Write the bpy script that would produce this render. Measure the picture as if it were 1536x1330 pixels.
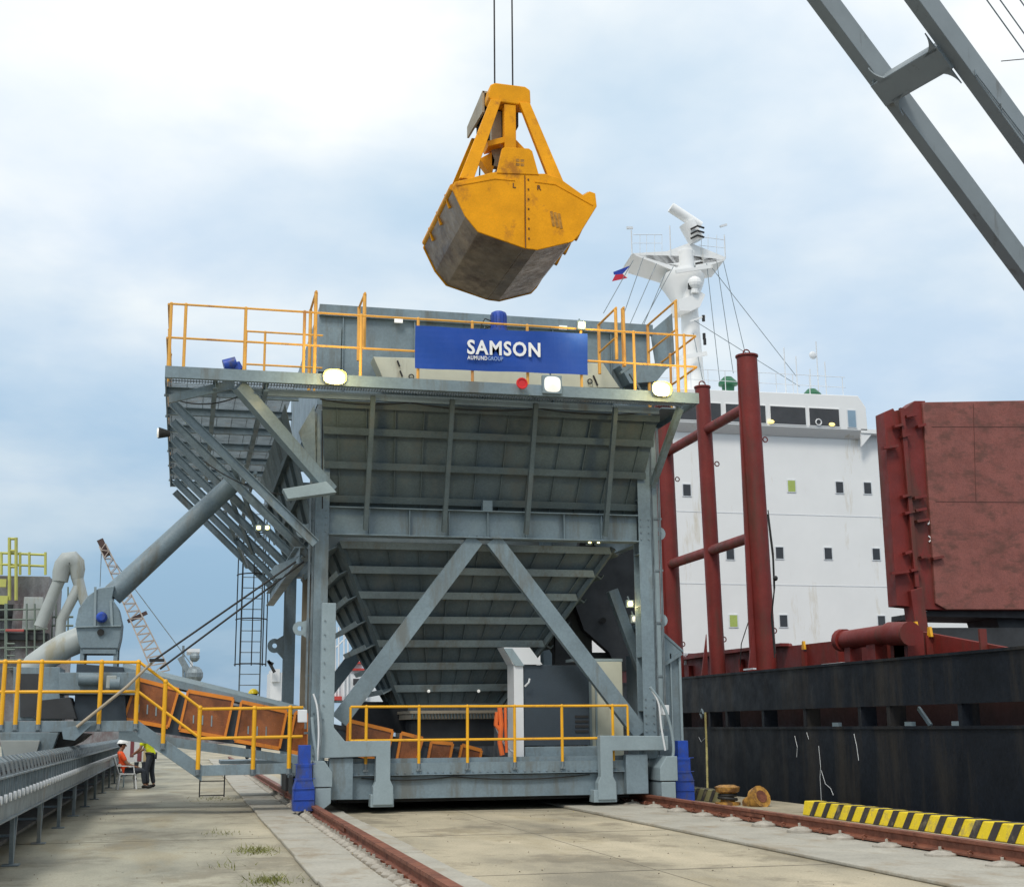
import bpy, bmesh, math, random
from mathutils import Vector as V, Matrix
random.seed(7)
R=math.radians
for o in list(bpy.data.objects): bpy.data.objects.remove(o,do_unlink=True)
S=bpy.context.scene; COL=S.collection
# ------------------------------------------------------------------ camera
FP=2031.; PIT=math.atan(425/2031.); YAW=R(13.5); ROL=R(.47); HC=1.6
fw=V((math.sin(YAW)*math.cos(PIT),math.cos(YAW)*math.cos(PIT),math.sin(PIT)))
rt0=V((math.cos(YAW),-math.sin(YAW),0)); up0=rt0.cross(fw)
rt=rt0*math.cos(ROL)-up0*math.sin(ROL); up=up0*math.cos(ROL)+rt0*math.sin(ROL)
cd=bpy.data.cameras.new('camera'); cam=bpy.data.objects.new('camera',cd); COL.objects.link(cam)
m=Matrix((rt,up,-fw)).transposed().to_4x4(); m.translation=V((0,0,HC)); cam.matrix_world=m
cd.sensor_width=36; cd.lens=36*FP/1536; cd.clip_end=9000; cd.clip_start=.1; S.camera=cam
# ------------------------------------------------------------------ world
SUNEL,SUNAZ=R(52),R(212)       # veiled sun high behind the camera's left shoulder
w=bpy.data.worlds.new('World'); S.world=w; w.use_nodes=True
nt=w.node_tree; N=nt.nodes; L=nt.links; N.clear()
def nd(t,**k):
    n=N.new(t)
    for a,b in k.items(): setattr(n,a,b)
    return n
out=nd('ShaderNodeOutputWorld'); bg=nd('ShaderNodeBackground'); bg.inputs[1].default_value=.1
sky=nd('ShaderNodeTexSky',sky_type='NISHITA'); sky.sun_disc=False; sky.sun_elevation=SUNEL; sky.sun_rotation=SUNAZ; sky.altitude=0; sky.air_density=1.1; sky.dust_density=2.2; sky.ozone_density=1.5
tc=nd('ShaderNodeTexCoord'); sep=nd('ShaderNodeSeparateXYZ'); L.new(tc.outputs['Generated'],sep.inputs[0])
def mth(op,a,b=None,clamp=False):
    n=nd('ShaderNodeMath',operation=op); n.use_clamp=clamp
    for i,x in enumerate((a,b)):
        if x is None: continue
        if isinstance(x,(int,float)): n.inputs[i].default_value=x
        else: L.new(x,n.inputs[i])
    return n.outputs[0]
zz=mth('ADD',mth('MAXIMUM',sep.outputs[2],0),.22)
cx=mth('DIVIDE',sep.outputs[0],zz); cy=mth('DIVIDE',sep.outputs[1],zz)
cmb=nd('ShaderNodeCombineXYZ'); L.new(cx,cmb.inputs[0]); L.new(cy,cmb.inputs[1])
def wnoise(sc,det,rough,off,dist=0):
    mp=nd('ShaderNodeMapping'); mp.inputs['Location'].default_value=off; L.new(cmb.outputs[0],mp.inputs[0])
    n=nd('ShaderNodeTexNoise'); n.inputs['Scale'].default_value=sc; n.inputs['Detail'].default_value=det; n.inputs['Roughness'].default_value=rough; n.inputs['Distortion'].default_value=dist
    L.new(mp.outputs[0],n.inputs['Vector']); return n.outputs[0]
def ramp(x,stops):
    r=nd('ShaderNodeValToRGB'); e=r.color_ramp.elements
    while len(e)<len(stops): e.new(.5)
    for i,(p,c) in enumerate(stops): e[i].position=p; e[i].color=c if len(c)==4 else (*c,1)
    L.new(x,r.inputs[0]); return r.outputs[0]
n1=wnoise(1.05,6,.52,(2.3,.1,0),.15); n2=wnoise(2.4,6,.52,(4.2,1.1,2),.1)
mask=mth('ADD',mth('MULTIPLY',n1,.75),mth('MULTIPLY',n2,.25))
hi=mth('MULTIPLY',sep.outputs[2],.28)            # more bright cloud overhead, clearer near the horizon
mask=mth('ADD',mask,mth('SUBTRACT',hi,.07))
cm=ramp(mask,[(.35,(0,0,0)),(.60,(1,1,1))])
ccol=ramp(n2,[(.34,(7.1,7.9,8.8)),(.60,(9.0,9.2,9.1))])
def mix(f,a,b,bt='MIX'):
    n=nd('ShaderNodeMix',data_type='RGBA',blend_type=bt)
    for i,x in ((0,f),(6,a),(7,b)):
        if isinstance(x,(int,float)): n.inputs[i].default_value=x
        elif isinstance(x,tuple): n.inputs[i].default_value=x
        else: L.new(x,n.inputs[i])
    return n.outputs[2]
base=mix(.80,sky.outputs[0],(5.3,7.0,8.4,1))      # thin high veil over the blue
fin=mix(cm,base,ccol)
grad=ramp(mth('MAXIMUM',sep.outputs[2],0),[(.0,(.50,.59,.68)),(.10,(.56,.66,.75)),(.24,(.78,.84,.90)),(.42,(1,1,1))])
fin=mix(1.0,fin,grad,'MULTIPLY')
L.new(fin,bg.inputs[0]); L.new(bg.outputs[0],out.inputs[0])
sl=bpy.data.lights.new('sun','SUN'); sl.energy=1.5; sl.angle=R(14); sl.color=(1,.95,.87)
so=bpy.data.objects.new('sun',sl); COL.objects.link(so)
# nishita: rotation measured from +Y clockwise
sd=V((math.sin(SUNAZ)*math.cos(SUNEL),math.cos(SUNAZ)*math.cos(SUNEL),math.sin(SUNEL)))
so.rotation_euler=sd.to_track_quat('Z','Y').to_euler(); so.location=(-20,-30,60)
S.view_settings.view_transform='Standard'; S.view_settings.look='None'; S.view_settings.exposure=0.22; S.view_settings.gamma=1
# ------------------------------------------------------------------ measuring helpers (points on real planes)
def ray(x,y): return fw*FP+rt*(x-768)-up*(y-665)
CC=V((0,0,HC))
def at(x,y,Y): d=ray(x,y); return CC+d*(Y/d.y)
def aX(x,y,X): d=ray(x,y); return CC+d*(X/d.x)
def aZ(x,y,Z=0): d=ray(x,y); return CC+d*((Z-HC)/d.z)
# ------------------------------------------------------------------ materials
MATS={}
def mat(name,col,rough=.55,metal=0,var=.18,scale=1.3,dirt=None,dirtamt=.0,dscale=(2,2,.35),bump=.0,bscale=30,fine=0,emit=None,alpha=None,spec=None):
    if name in MATS: return MATS[name]
    mt=bpy.data.materials.new(name); mt.use_nodes=True; t=mt.node_tree; n=t.nodes; l=t.links
    b=n['Principled BSDF']; b.inputs['Roughness'].default_value=rough; b.inputs['Metallic'].default_value=metal
    if spec is not None: b.inputs['Specular IOR Level'].default_value=spec
    g=n.new('ShaderNodeNewGeometry')
    def noi(sc,det=5,vec=None,ro=.6):
        x=n.new('ShaderNodeTexNoise'); x.inputs['Scale'].default_value=sc; x.inputs['Detail'].default_value=det; x.inputs['Roughness'].default_value=ro
        l.new(vec or g.outputs['Position'],x.inputs['Vector']); return x.outputs[0]
    def mr(v,a,bb,c,d):
        x=n.new('ShaderNodeMapRange'); 
        for i,q in enumerate((a,bb,c,d)): x.inputs[i+1].default_value=q
        l.new(v,x.inputs[0]); return x.outputs[0]
    def mx(f,a,bb,bt='MIX'):
        x=n.new('ShaderNodeMix'); x.data_type='RGBA'; x.blend_type=bt
        for i,q in ((0,f),(6,a),(7,bb)):
            if isinstance(q,(int,float)): x.inputs[i].default_value=q
            elif isinstance(q,tuple): x.inputs[i].default_value=(*q,1)[:4]
            else: l.new(q,x.inputs[i])
        return x.outputs[2]
    v=mr(noi(scale),.3,.7,1-var,1+var)
    cbn=n.new('ShaderNodeCombineColor'); [l.new(v,cbn.inputs[i]) for i in range(3)]
    c=mx(1.0,(*col,1),cbn.outputs[0],'MULTIPLY')
    if fine:
        v2=mr(noi(scale*22,3),.3,.7,1-fine,1+fine); c2=n.new('ShaderNodeCombineColor'); [l.new(v2,c2.inputs[i]) for i in range(3)]
        c=mx(1.0,c,c2.outputs[0],'MULTIPLY')
    if dirt:
        mp=n.new('ShaderNodeMapping'); mp.inputs['Scale'].default_value=dscale; l.new(g.outputs['Position'],mp.inputs[0])
        d=mr(noi(1.0,8,mp.outputs[0],.7),.62-dirtamt*.35,.72-dirtamt*.25,0,1)
        c=mx(mr(d,0,1,0,.85),c,(*dirt,1))
    l.new(c,b.inputs['Base Color'])
    rr=mr(noi(scale*3),.3,.7,max(0,rough-.12),min(1,rough+.12)); l.new(rr,b.inputs['Roughness'])
    if bump:
        bp=n.new('ShaderNodeBump'); bp.inputs['Strength'].default_value=bump; bp.inputs['Distance'].default_value=.02
        l.new(noi(bscale,6),bp.inputs['Height']); l.new(bp.outputs[0],b.inputs['Normal'])
    if emit: b.inputs['Emission Color'].default_value=(*emit[0],1); b.inputs['Emission Strength'].default_value=emit[1]
    if alpha is not None:
        b.inputs['Alpha'].default_value=alpha
    MATS[name]=mt; return mt
RUST=(.16,.06,.03)
steel=mat('grey_steel_paint',(.185,.245,.28),.5,var=.2,scale=.9,dirt=(.14,.15,.14),dirtamt=.28,fine=.10,bump=.12)
steelL=mat('light_grey_steel',(.27,.34,.37),.5,var=.12,dirt=(.2,.19,.16),dirtamt=.1,fine=.05)
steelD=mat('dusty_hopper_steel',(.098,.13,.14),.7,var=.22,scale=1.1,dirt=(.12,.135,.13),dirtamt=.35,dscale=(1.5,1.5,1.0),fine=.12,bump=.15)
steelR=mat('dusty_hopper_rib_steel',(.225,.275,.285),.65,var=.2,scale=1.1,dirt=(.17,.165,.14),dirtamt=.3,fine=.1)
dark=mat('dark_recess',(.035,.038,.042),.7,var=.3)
galv=mat('galvanised_steel',(.215,.255,.275),.5,metal=.4,var=.3,scale=3,dirt=(.25,.23,.2),dirtamt=.15,fine=.08)
yel=mat('yellow_rail_paint',(.84,.42,.012),.45,var=.1,scale=2,dirt=(.45,.18,.03),dirtamt=.12)
ora=mat('orange_rail_paint',(.76,.39,.07),.5,var=.12,scale=2,dirt=(.4,.16,.06),dirtamt=.2)
oraF=mat('orange_frame_paint',(.80,.26,.03),.45,var=.12,scale=2,dirt=(.4,.12,.03),dirtamt=.15)
grabY=mat('worn_yellow_grab_paint',(.84,.35,.004),.5,var=.14,scale=1.6,dirt=(.40,.15,.02),dirtamt=.16,dscale=(1.6,1.6,1.3),fine=.08,bump=.15,bscale=6,spec=.2)
grabM=mat('scoured_grab_metal',(.30,.205,.125),.42,metal=.35,var=.35,scale=1.8,dirt=(.12,.06,.03),dirtamt=.35,dscale=(1,.6,1.6),fine=.15,bump=.2,bscale=8)
blue=mat('blue_machinery_paint',(.012,.06,.38),.5,var=.25,scale=3,dirt=(.05,.06,.12),dirtamt=.4,dscale=(4,4,2),fine=.15)
blueB=mat('blue_banner_cloth',(.008,.065,.36),.75,var=.07,scale=1.2)
white=mat('white_ship_paint',(.86,.86,.85),.5,var=.03,scale=.6,dirt=(.62,.55,.42),dirtamt=.02,dscale=(.8,.8,.12))
whiteT=mat('white_lettering',(.85,.85,.85),.6,var=.02)
cream=mat('cream_cabinet_paint',(.56,.57,.47),.5,var=.08,scale=2,dirt=(.35,.33,.25),dirtamt=.12)
redS=mat('red_oxide_ship_paint',(.185,.02,.015),.6,var=.22,scale=1.1,dirt=(.10,.035,.022),dirtamt=.35,dscale=(1.5,1.5,.3),fine=.1,bump=.15)
redH=mat('faded_red_hatch_paint',(.25,.085,.068),.7,var=.16,scale=1.6,dirt=(.13,.055,.04),dirtamt=.36,dscale=(1.6,1.6,3.2),fine=.2,bump=.25,bscale=9)
blackH=mat('black_hull_paint',(.009,.012,.018),.55,var=.35,scale=.7,dirt=(.040,.035,.030),dirtamt=.42,dscale=(1,.9,.12),fine=.25,bump=.25,bscale=5,spec=.18)
blackG=mat('black_rubber',(.02,.02,.02),.7,var=.2)
glassD=mat('dark_window_glass',(.045,.045,.048),.12,var=.2)
glassB=mat('tinted_blue_glass',(.25,.36,.46),.15,var=.1)
glassG=mat('green_lit_cabin_window',(.22,.28,.08),.3,emit=((.5,.6,.12),.22))
amber=mat('amber_window_panel',(.30,.10,.032),.22,var=.35,scale=2.2,dirt=(.16,.055,.02),dirtamt=.45,dscale=(2,2,1.5),fine=.1)
railM=mat('rusty_rail',(.235,.085,.05),.6,metal=.2,var=.25,scale=2,dirt=(.13,.045,.028),dirtamt=.4,dscale=(3,3,3),fine=.15,bump=.3)
navy=mat('navy_cabinet_paint',(.035,.05,.066),.5,var=.15,scale=1.5,fine=.08)
kerbY=mat('yellow_kerb_paint',(.80,.60,.02),.7,var=.12,scale=3,dirt=(.35,.28,.1),dirtamt=.25,dscale=(3,3,3),fine=.1)
kerbB=mat('black_kerb_paint',(.04,.035,.035),.7,var=.25,scale=3,dirt=(.2,.17,.1),dirtamt=.2,dscale=(3,3,3),fine=.1)
kerbO=mat('grimy_kerb_paint',(.22,.21,.10),.8,var=.3,scale=3)
lampM=mat('lit_lamp_glass',(1,.95,.7),.3,emit=((1,.86,.42),38.))
lampS=mat('small_lit_lamp_glass',(1,.9,.4),.3,emit=((1,.86,.3),9.))
tube_l=mat('faint_glow_lamp_cover',(.8,.8,.75),.4,var=.02,emit=((1,.98,.9),.35))  # white covers given a faint glow of their own
redP=mat('bright_red_plastic',(.62,.02,.02),.4,var=.1)
beige=mat('beige_worn_steel',(.36,.30,.22),.6,var=.15,scale=1.5,dirt=(.25,.15,.08),dirtamt=.2)
greenP=mat('green_vent_paint',(.02,.13,.06),.5,var=.15)
limeP=mat('lime_yellow_scaffold_paint',(.50,.50,.13),.5,var=.15)
greyC=mat('weathered_grey_tower',(.24,.24,.25),.75,var=.25,scale=.6,dirt=(.14,.10,.10),dirtamt=.5,dscale=(1,1,.5),fine=.15)
pipeG=mat('pale_grey_duct',(.36,.39,.38),.5,var=.12,dirt=(.3,.28,.2),dirtamt=.2)
jibM=mat('grey_crane_paint',(.25,.285,.30),.5,var=.1,scale=.5,dirt=(.15,.15,.14),dirtamt=.1)
skin=mat('skin',(.30,.15,.09),.6,var=.05)
orV=mat('orange_hi_vis_cloth',(.85,.10,.02),.8,var=.12,scale=8)
yeV=mat('yellow_hi_vis_cloth',(.68,.75,.02),.8,var=.12,scale=8)
jean=mat('dark_trouser_cloth',(.03,.037,.05),.85,var=.2,scale=8)
bluS=mat('blue_shirt_cloth',(.10,.14,.25),.85,var=.15,scale=8)
refl=mat('silver_reflective_tape',(.75,.75,.65),.4)
plasW=mat('white_plastic',(.72,.74,.76),.4,var=.05)
chairJ=MATS.get('x')
# ground: weathered concrete
def ground_mat():
    mt=bpy.data.materials.new('stained_concrete'); mt.use_nodes=True; t=mt.node_tree; n=t.nodes; l=t.links; b=n['Principled BSDF']
    g=n.new('ShaderNodeNewGeometry')
    def noi(sc,det,scl=(1,1,1),ro=.6,off=(0,0,0)):
        mp=n.new('ShaderNodeMapping'); mp.inputs['Scale'].default_value=scl; mp.inputs['Location'].default_value=off; l.new(g.outputs['Position'],mp.inputs[0])
        x=n.new('ShaderNodeTexNoise'); x.inputs['Scale'].default_value=sc; x.inputs['Detail'].default_value=det; x.inputs['Roughness'].default_value=ro; l.new(mp.outputs[0],x.inputs['Vector']); return x.outputs[0]
    def rp(x,st):
        r=n.new('ShaderNodeValToRGB'); e=r.color_ramp.elements
        while len(e)<len(st): e.new(.5)
        for i,(p,c) in enumerate(st): e[i].position=p; e[i].color=(*c,1)
        l.new(x,r.inputs[0]); return r.outputs[0]
    def mx(f,a,bb,bt='MIX'):
        x=n.new('ShaderNodeMix'); x.data_type='RGBA'; x.blend_type=bt
        for i,q in ((0,f),(6,a),(7,bb)):
            if isinstance(q,(int,float)): x.inputs[i].default_value=q
            elif isinstance(q,tuple): x.inputs[i].default_value=q
            else: l.new(q,x.inputs[i])
        return x.outputs[2]
    c=rp(noi(.55,8,(1,.45,1)),[(.34,(.24,.215,.16)),(.5,(.40,.35,.25)),(.66,(.52,.45,.32))])
    # cool grey worn strip left of the crane rail
    sx=n.new('ShaderNodeSeparateXYZ'); l.new(g.outputs['Position'],sx.inputs[0])
    mr=n.new('ShaderNodeMapRange'); mr.inputs[1].default_value=2.2; mr.inputs[2].default_value=-.3; l.new(sx.outputs[0],mr.inputs[0])
    c=mx(mr.outputs[0],c,mx(1.0,c,(.80,.88,.96,1),'MULTIPLY'))
    st=rp(noi(.9,8,(.55,.42,1),.72,(3,7,0)),[(.52,(0,0,0)),(.60,(1,1,1))]); c=mx(st,c,mx(.5,c,(.13,.11,.075,1)))
    st3=rp(noi(2.6,8,(.5,1,1),.75,(9,1,0)),[(.58,(0,0,0)),(.66,(1,1,1))]); c=mx(st3,c,mx(.45,c,(.10,.085,.06,1)))
    st2=rp(noi(.45,5,(1.6,.5,1),.6,(13,2,0)),[(.56,(0,0,0)),(.64,(1,1,1))]); c=mx(st2,c,mx(.35,c,(.30,.24,.13,1)))
    fn=rp(noi(38,4),[(.3,(.8,.8,.8)),(.7,(1.15,1.15,1.15))]); c=mx(1.0,c,fn,'MULTIPLY')
    sp=rp(noi(9,2,(1,1,1),.5,(5,5,0)),[(.72,(0,0,0)),(.76,(1,1,1))]); c=mx(sp,c,(.10,.09,.07,1))
    l.new(c,b.inputs['Base Color']); b.inputs['Roughness'].default_value=.85
    bp=n.new('ShaderNodeBump'); bp.inputs['Strength'].default_value=.35; bp.inputs['Distance'].default_value=.02; l.new(noi(14,8),bp.inputs['Height']); l.new(bp.outputs[0],b.inputs['Normal'])
    return mt
gmat=ground_mat()
slabM=mat('pale_concrete_slab',(.38,.36,.305),.85,var=.14,scale=1.2,dirt=(.30,.25,.18),dirtamt=.3,dscale=(1.5,.8,1),fine=.12,bump=.3,bscale=20)
ballM=mat('grey_rail_chair_mortar',(.36,.33,.28),.9,var=.25,scale=9,fine=.15,bump=.4)
waterM=mat('harbour_water',(.03,.06,.07),.12,var=.2,bump=.5,bscale=1.2)
grassM=mat('dry_green_grass',(.16,.17,.035),.9,var=.3,scale=6)
# ------------------------------------------------------------------ mesh builder
class MB:
    def __init__(s): s.v=[]; s.f=[]
    def add(s,vs,fs):
        k=len(s.v); s.v+= [V(q) for q in vs]; s.f+=[[i+k for i in f] for f in fs]; return s
    def box(s,a,b):
        x0,y0,z0=a; x1,y1,z1=b
        return s.add([(x0,y0,z0),(x1,y0,z0),(x1,y1,z0),(x0,y1,z0),(x0,y0,z1),(x1,y0,z1),(x1,y1,z1),(x0,y1,z1)],[(0,3,2,1),(4,5,6,7),(0,1,5,4),(1,2,6,5),(2,3,7,6),(3,0,4,7)])
    def frame(s,p,q,upv=None):
        p,q=V(p),V(q); d=(q-p).normalized(); u=V(upv) if upv is not None else (V((0,0,1)) if abs(d.z)<.95 else V((0,1,0)))
        a=d.cross(u).normalized(); b=a.cross(d).normalized(); return p,q,d,a,b
    def bar(s,p,q,w,h,upv=None):
        p,q,d,a,b=s.frame(p,q,upv); a=a*w/2; b=b*h/2
        return s.add([p-a-b,p+a-b,p+a+b,p-a+b,q-a-b,q+a-b,q+a+b,q-a+b],[(0,3,2,1),(4,5,6,7),(0,1,5,4),(1,2,6,5),(2,3,7,6),(3,0,4,7)])
    def ibeam(s,p,q,w,h,t=.02,upv=None):
        p,q,d,a,b=s.frame(p,q,upv)
        s.bar(p+b*(h/2-t/2),q+b*(h/2-t/2),w,t,b); s.bar(p-b*(h/2-t/2),q-b*(h/2-t/2),w,t,b); s.bar(p,q,t,h-2*t-.002,b); return s
    def tube(s,pts,r,n=8,caps=True):
        pts=[V(p) for p in pts]; rs=r if isinstance(r,(list,tuple)) else [r]*len(pts)
        rings=[]; pa=None
        for i,p in enumerate(pts):
            d=(pts[min(i+1,len(pts)-1)]-pts[max(i-1,0)]).normalized()
            if pa is None: pa=d.cross(V((0,0,1)) if abs(d.z)<.9 else V((0,1,0))).normalized()
            a=(pa-d*pa.dot(d)).normalized(); pa=a; b=d.cross(a)
            rings.append([p+(a*math.cos(2*math.pi*k/n)+b*math.sin(2*math.pi*k/n))*rs[i] for k in range(n)])
        vs=[x for rg in rings for x in rg]; fs=[]
        for i in range(len(pts)-1):
            for k in range(n): fs.append((i*n+k,i*n+(k+1)%n,(i+1)*n+(k+1)%n,(i+1)*n+k))
        if caps: fs.append(tuple(range(n))[::-1]); fs.append(tuple(range((len(pts)-1)*n,len(pts)*n)))
        return s.add(vs,fs)
    def prism(s,poly,vec):
        poly=[V(p) for p in poly]; vec=V(vec); n=len(poly)
        return s.add(poly+[p+vec for p in poly],[tuple(range(n))[::-1],tuple(range(n,2*n))]+[(i,(i+1)%n,(i+1)%n+n,i+n) for i in range(n)])
    def quad(s,a,b,c,d,t):   # slab with thickness vector t
        return s.prism([a,b,c,d],t)
    def ball(s,c,r,sx=1,sy=1,sz=1,n=10,m=7):
        c=V(c); vs=[c+V((0,0,-r*sz))]; 
        for i in range(1,m):
            th=math.pi*i/m
            for k in range(n): ph=2*math.pi*k/n; vs.append(c+V((r*sx*math.sin(th)*math.cos(ph),r*sy*math.sin(th)*math.sin(ph),-r*sz*math.cos(th))))
        vs.append(c+V((0,0,r*sz))); fs=[(0,1+(k+1)%n,1+k) for k in range(n)]
        for i in range(m-2):
            for k in range(n): fs.append((1+i*n+k,1+i*n+(k+1)%n,1+(i+1)*n+(k+1)%n,1+(i+1)*n+k))
        e=len(vs)-1; o=1+(m-2)*n; fs+=[(e,o+k,o+(k+1)%n) for k in range(n)]
        return s.add(vs,fs)
    def ring(s,c,ax,R0,r,n=20,m=6):
        c=V(c); ax=V(ax).normalized(); a=ax.cross(V((0,0,1)) if abs(ax.z)<.9 else V((0,1,0))).normalized(); b=ax.cross(a)
        vs=[];fs=[]
        for i in range(n):
            t=2*math.pi*i/n; d=a*math.cos(t)+b*math.sin(t)
            for k in range(m): u=2*math.pi*k/m; vs.append(c+d*(R0+r*math.cos(u))+ax*r*math.sin(u))
        for i in range(n):
            for k in range(m): fs.append((i*m+k,((i+1)%n)*m+k,((i+1)%n)*m+(k+1)%m,i*m+(k+1)%m))
        return s.add(vs,fs)
    def build(s,name,m,parent=None,smooth=False,bevel=0,**tags):
        off=wloc(parent) if parent else V((0,0,0))
        me=bpy.data.meshes.new(name); me.from_pydata([tuple(v-off) for v in s.v],[],s.f); me.materials.append(m); me.update()
        bm=bmesh.new(); bm.from_mesh(me); bmesh.ops.recalc_face_normals(bm,faces=bm.faces); bm.to_mesh(me); bm.free()
        if smooth:
            for p in me.polygons: p.use_smooth=True
            try: me.set_sharp_from_angle(angle=R(40))
            except Exception: pass
        o=bpy.data.objects.new(name,me); COL.objects.link(o)
        if parent: o.parent=parent
        if bevel:
            bv=o.modifiers.new('bevel','BEVEL'); bv.width=bevel; bv.segments=2; bv.limit_method='ANGLE'
        for k,x in tags.items(): o[k]=x
        return o
def wloc(o):
    p=V((0,0,0))
    while o: p+=o.location; o=o.parent
    return p
def thing(name,label,cat,loc=(0,0,0),group=None):
    o=bpy.data.objects.new(name,None); COL.objects.link(o); o.location=loc; o.empty_display_size=.2
    o['label']=label; o['category']=cat
    if group: o['group']=group
    return o
def copy_tree(o,parent=None):
    c=o.copy(); COL.objects.link(c); c.parent=parent
    for ch in [x for x in bpy.data.objects if x.parent==o]: copy_tree(ch,c)
    return c
def text(body,size,loc,xdir,ydir,m,parent,name='lettering',extr=.006,offs=0.,sx=1.,width=None,sp=1.):
    cu=bpy.data.curves.new(name,'FONT'); cu.body=body; cu.size=size; cu.extrude=extr; cu.offset=offs; cu.resolution_u=3; cu.space_character=sp
    t=bpy.data.objects.new('tmp',cu); COL.objects.link(t); dg=bpy.context.evaluated_depsgraph_get(); me=bpy.data.meshes.new_from_object(t.evaluated_get(dg))
    bpy.data.objects.remove(t,do_unlink=True)
    if width: sx=width/max(v.co.x for v in me.vertices)
    xd=V(xdir).normalized(); yd=V(ydir).normalized(); zd=xd.cross(yd); M=Matrix((xd*sx,yd,zd)).transposed().to_4x4(); M.translation=V(loc)-(wloc(parent) if parent else V((0,0,0)))
    me.transform(M); me.materials.clear(); me.materials.append(m); me.name=name
    o=bpy.data.objects.new(name,me); COL.objects.link(o); o.parent=parent; return o
def lug(c,r=.13,t=.05,hole=.045,to=None):
    # pad-eye: a disc facing the camera with a hole, and a neck towards "to"
    m_=MB(); c=V(c); n=16; vs=[];fs=[]
    for y in (0,t):
        for rr in (r,hole):
            for k in range(n): a=2*math.pi*k/n; vs.append(c+V((rr*math.cos(a),y,rr*math.sin(a))))
    for k in range(n):
        j=(k+1)%n; fs+=[(k,j,n+j,n+k),(2*n+k,3*n+k,3*n+j,2*n+j),(k,2*n+k,2*n+j,j),(n+k,n+j,3*n+j,3*n+k)]
    m_.add(vs,fs)
    if to is not None:
        to=V(to); s_=1 if to.x>c.x else -1
        m_.prism([c+V((s_*r*.35,.003,r*.93)),to+V((0,.003,r*1.5)),to+V((0,.003,-r*1.9)),c+V((s_*r*.35,.003,-r*.93))],(0,t-.006,0))
    return m_
# ------------------------------------------------------------------ setting
QX=12.5
MB().box((-60,-12,-3),(QX,170,0)).build('quay_ground',gmat,kind='structure')
MB().add([(-900,-300,-1.6),(1800,-300,-1.6),(1800,6000,-1.6),(-900,6000,-1.6)],[(0,1,2,3)]).build('water',waterM,kind='structure')
rb=MB()
y=6.
while y<75:
    j=random.uniform(-.015,.015); rb.box((1.44+j,y,.004),(2.16+j,y+2.93,.05+j*.4)); rb.box((2.70+j,y,.004),(3.08+j,y+2.93,.045+j*.4)); y+=2.97
y=6.6
while y<75:
    j=random.uniform(-.015,.015); rb.box((7.5+j,y,.004),(9.45+j,y+5.9,.05+j*.4)); y+=5.94
rb.build('rail_bed_pavement',slabM,bevel=.012,kind='structure')
# joints between the quay slabs and a few wandering cracks, as fine dark filler strips
jm=mat('dark_joint_filler',(.20,.18,.14),.95,var=.4,scale=3)
mb=MB()
for y_ in (9.5,15.2,20.9,26.6,32.3,38,43.7,49.4): mb.box((3.12,y_,.001),(7.46,y_+.025,.004)); 
for y_ in (12.4,21.4,30.4,39.4): mb.box((-3.6,y_,.001),(1.4,y_+.02,.004))
mb.box((5.3,5,.001),(5.31,60,.003))
def crack(x,y,a,n,st=.28):
    for i in range(n):
        a+=random.gauss(0,.45); x2=x+st*math.cos(a); y2=y+st*math.sin(a)*1.6; d=V((y2-y,-(x2-x),0)).normalized()*random.uniform(.002,.005)
        mb.add([V((x,y,.005))-d,V((x,y,.005))+d,V((x2,y2,.005))+d,V((x2,y2,.005))-d],[(0,1,2,3)]); x,y=x2,y2
for c_ in ((3.4,14,.2,9),(.6,15.5,2.6,8),(-.4,23,.4,8)): crack(*c_,st=.2)
mb.build('ground_joints',jm,kind='structure')
gv=MB()
for i in range(1500):
    k=random.random()
    if k<.4: p=V((random.gauss(2.25,.09),random.uniform(10,34),.02))
    elif k<.65: p=V((random.gauss(9.75,.35),random.uniform(13,34),.004))
    else: p=V((random.uniform(-1.8,11),random.uniform(11,34),.004))
    r_=random.uniform(.006,.022); vs=[p+V((random.uniform(-r_,r_),random.uniform(-r_,r_),0)) for _ in range(3)]+[p+V((0,0,r_*.9))]
    gv.add(vs,[(0,1,2),(0,1,3),(1,2,3),(2,0,3)])
gv.build('grit',mat('loose_stone_grit',(.22,.19,.14),.9,var=.4,scale=9),kind='stuff')
# grass tufts
gr=MB()
for (px,py,n_,sp) in ((385,1276,260,.25),(330,1250,50,.3),(405,1322,220,.22),(325,1198,120,.5),(350,1300,30,.3)):
    c=aZ(px,py)
    for i in range(n_):
        p=c+V((random.gauss(0,sp*.55),random.gauss(0,sp*1.2),0)); h=random.uniform(.015,.08); d=V((random.gauss(0,.05),random.gauss(0,.05),h)); q=V((random.uniform(-.008,.008),.006,0))
        gr.add([p-q,p+q,p+d],[(0,1,2)])
gr.build('grass',grassM,kind='stuff')
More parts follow.
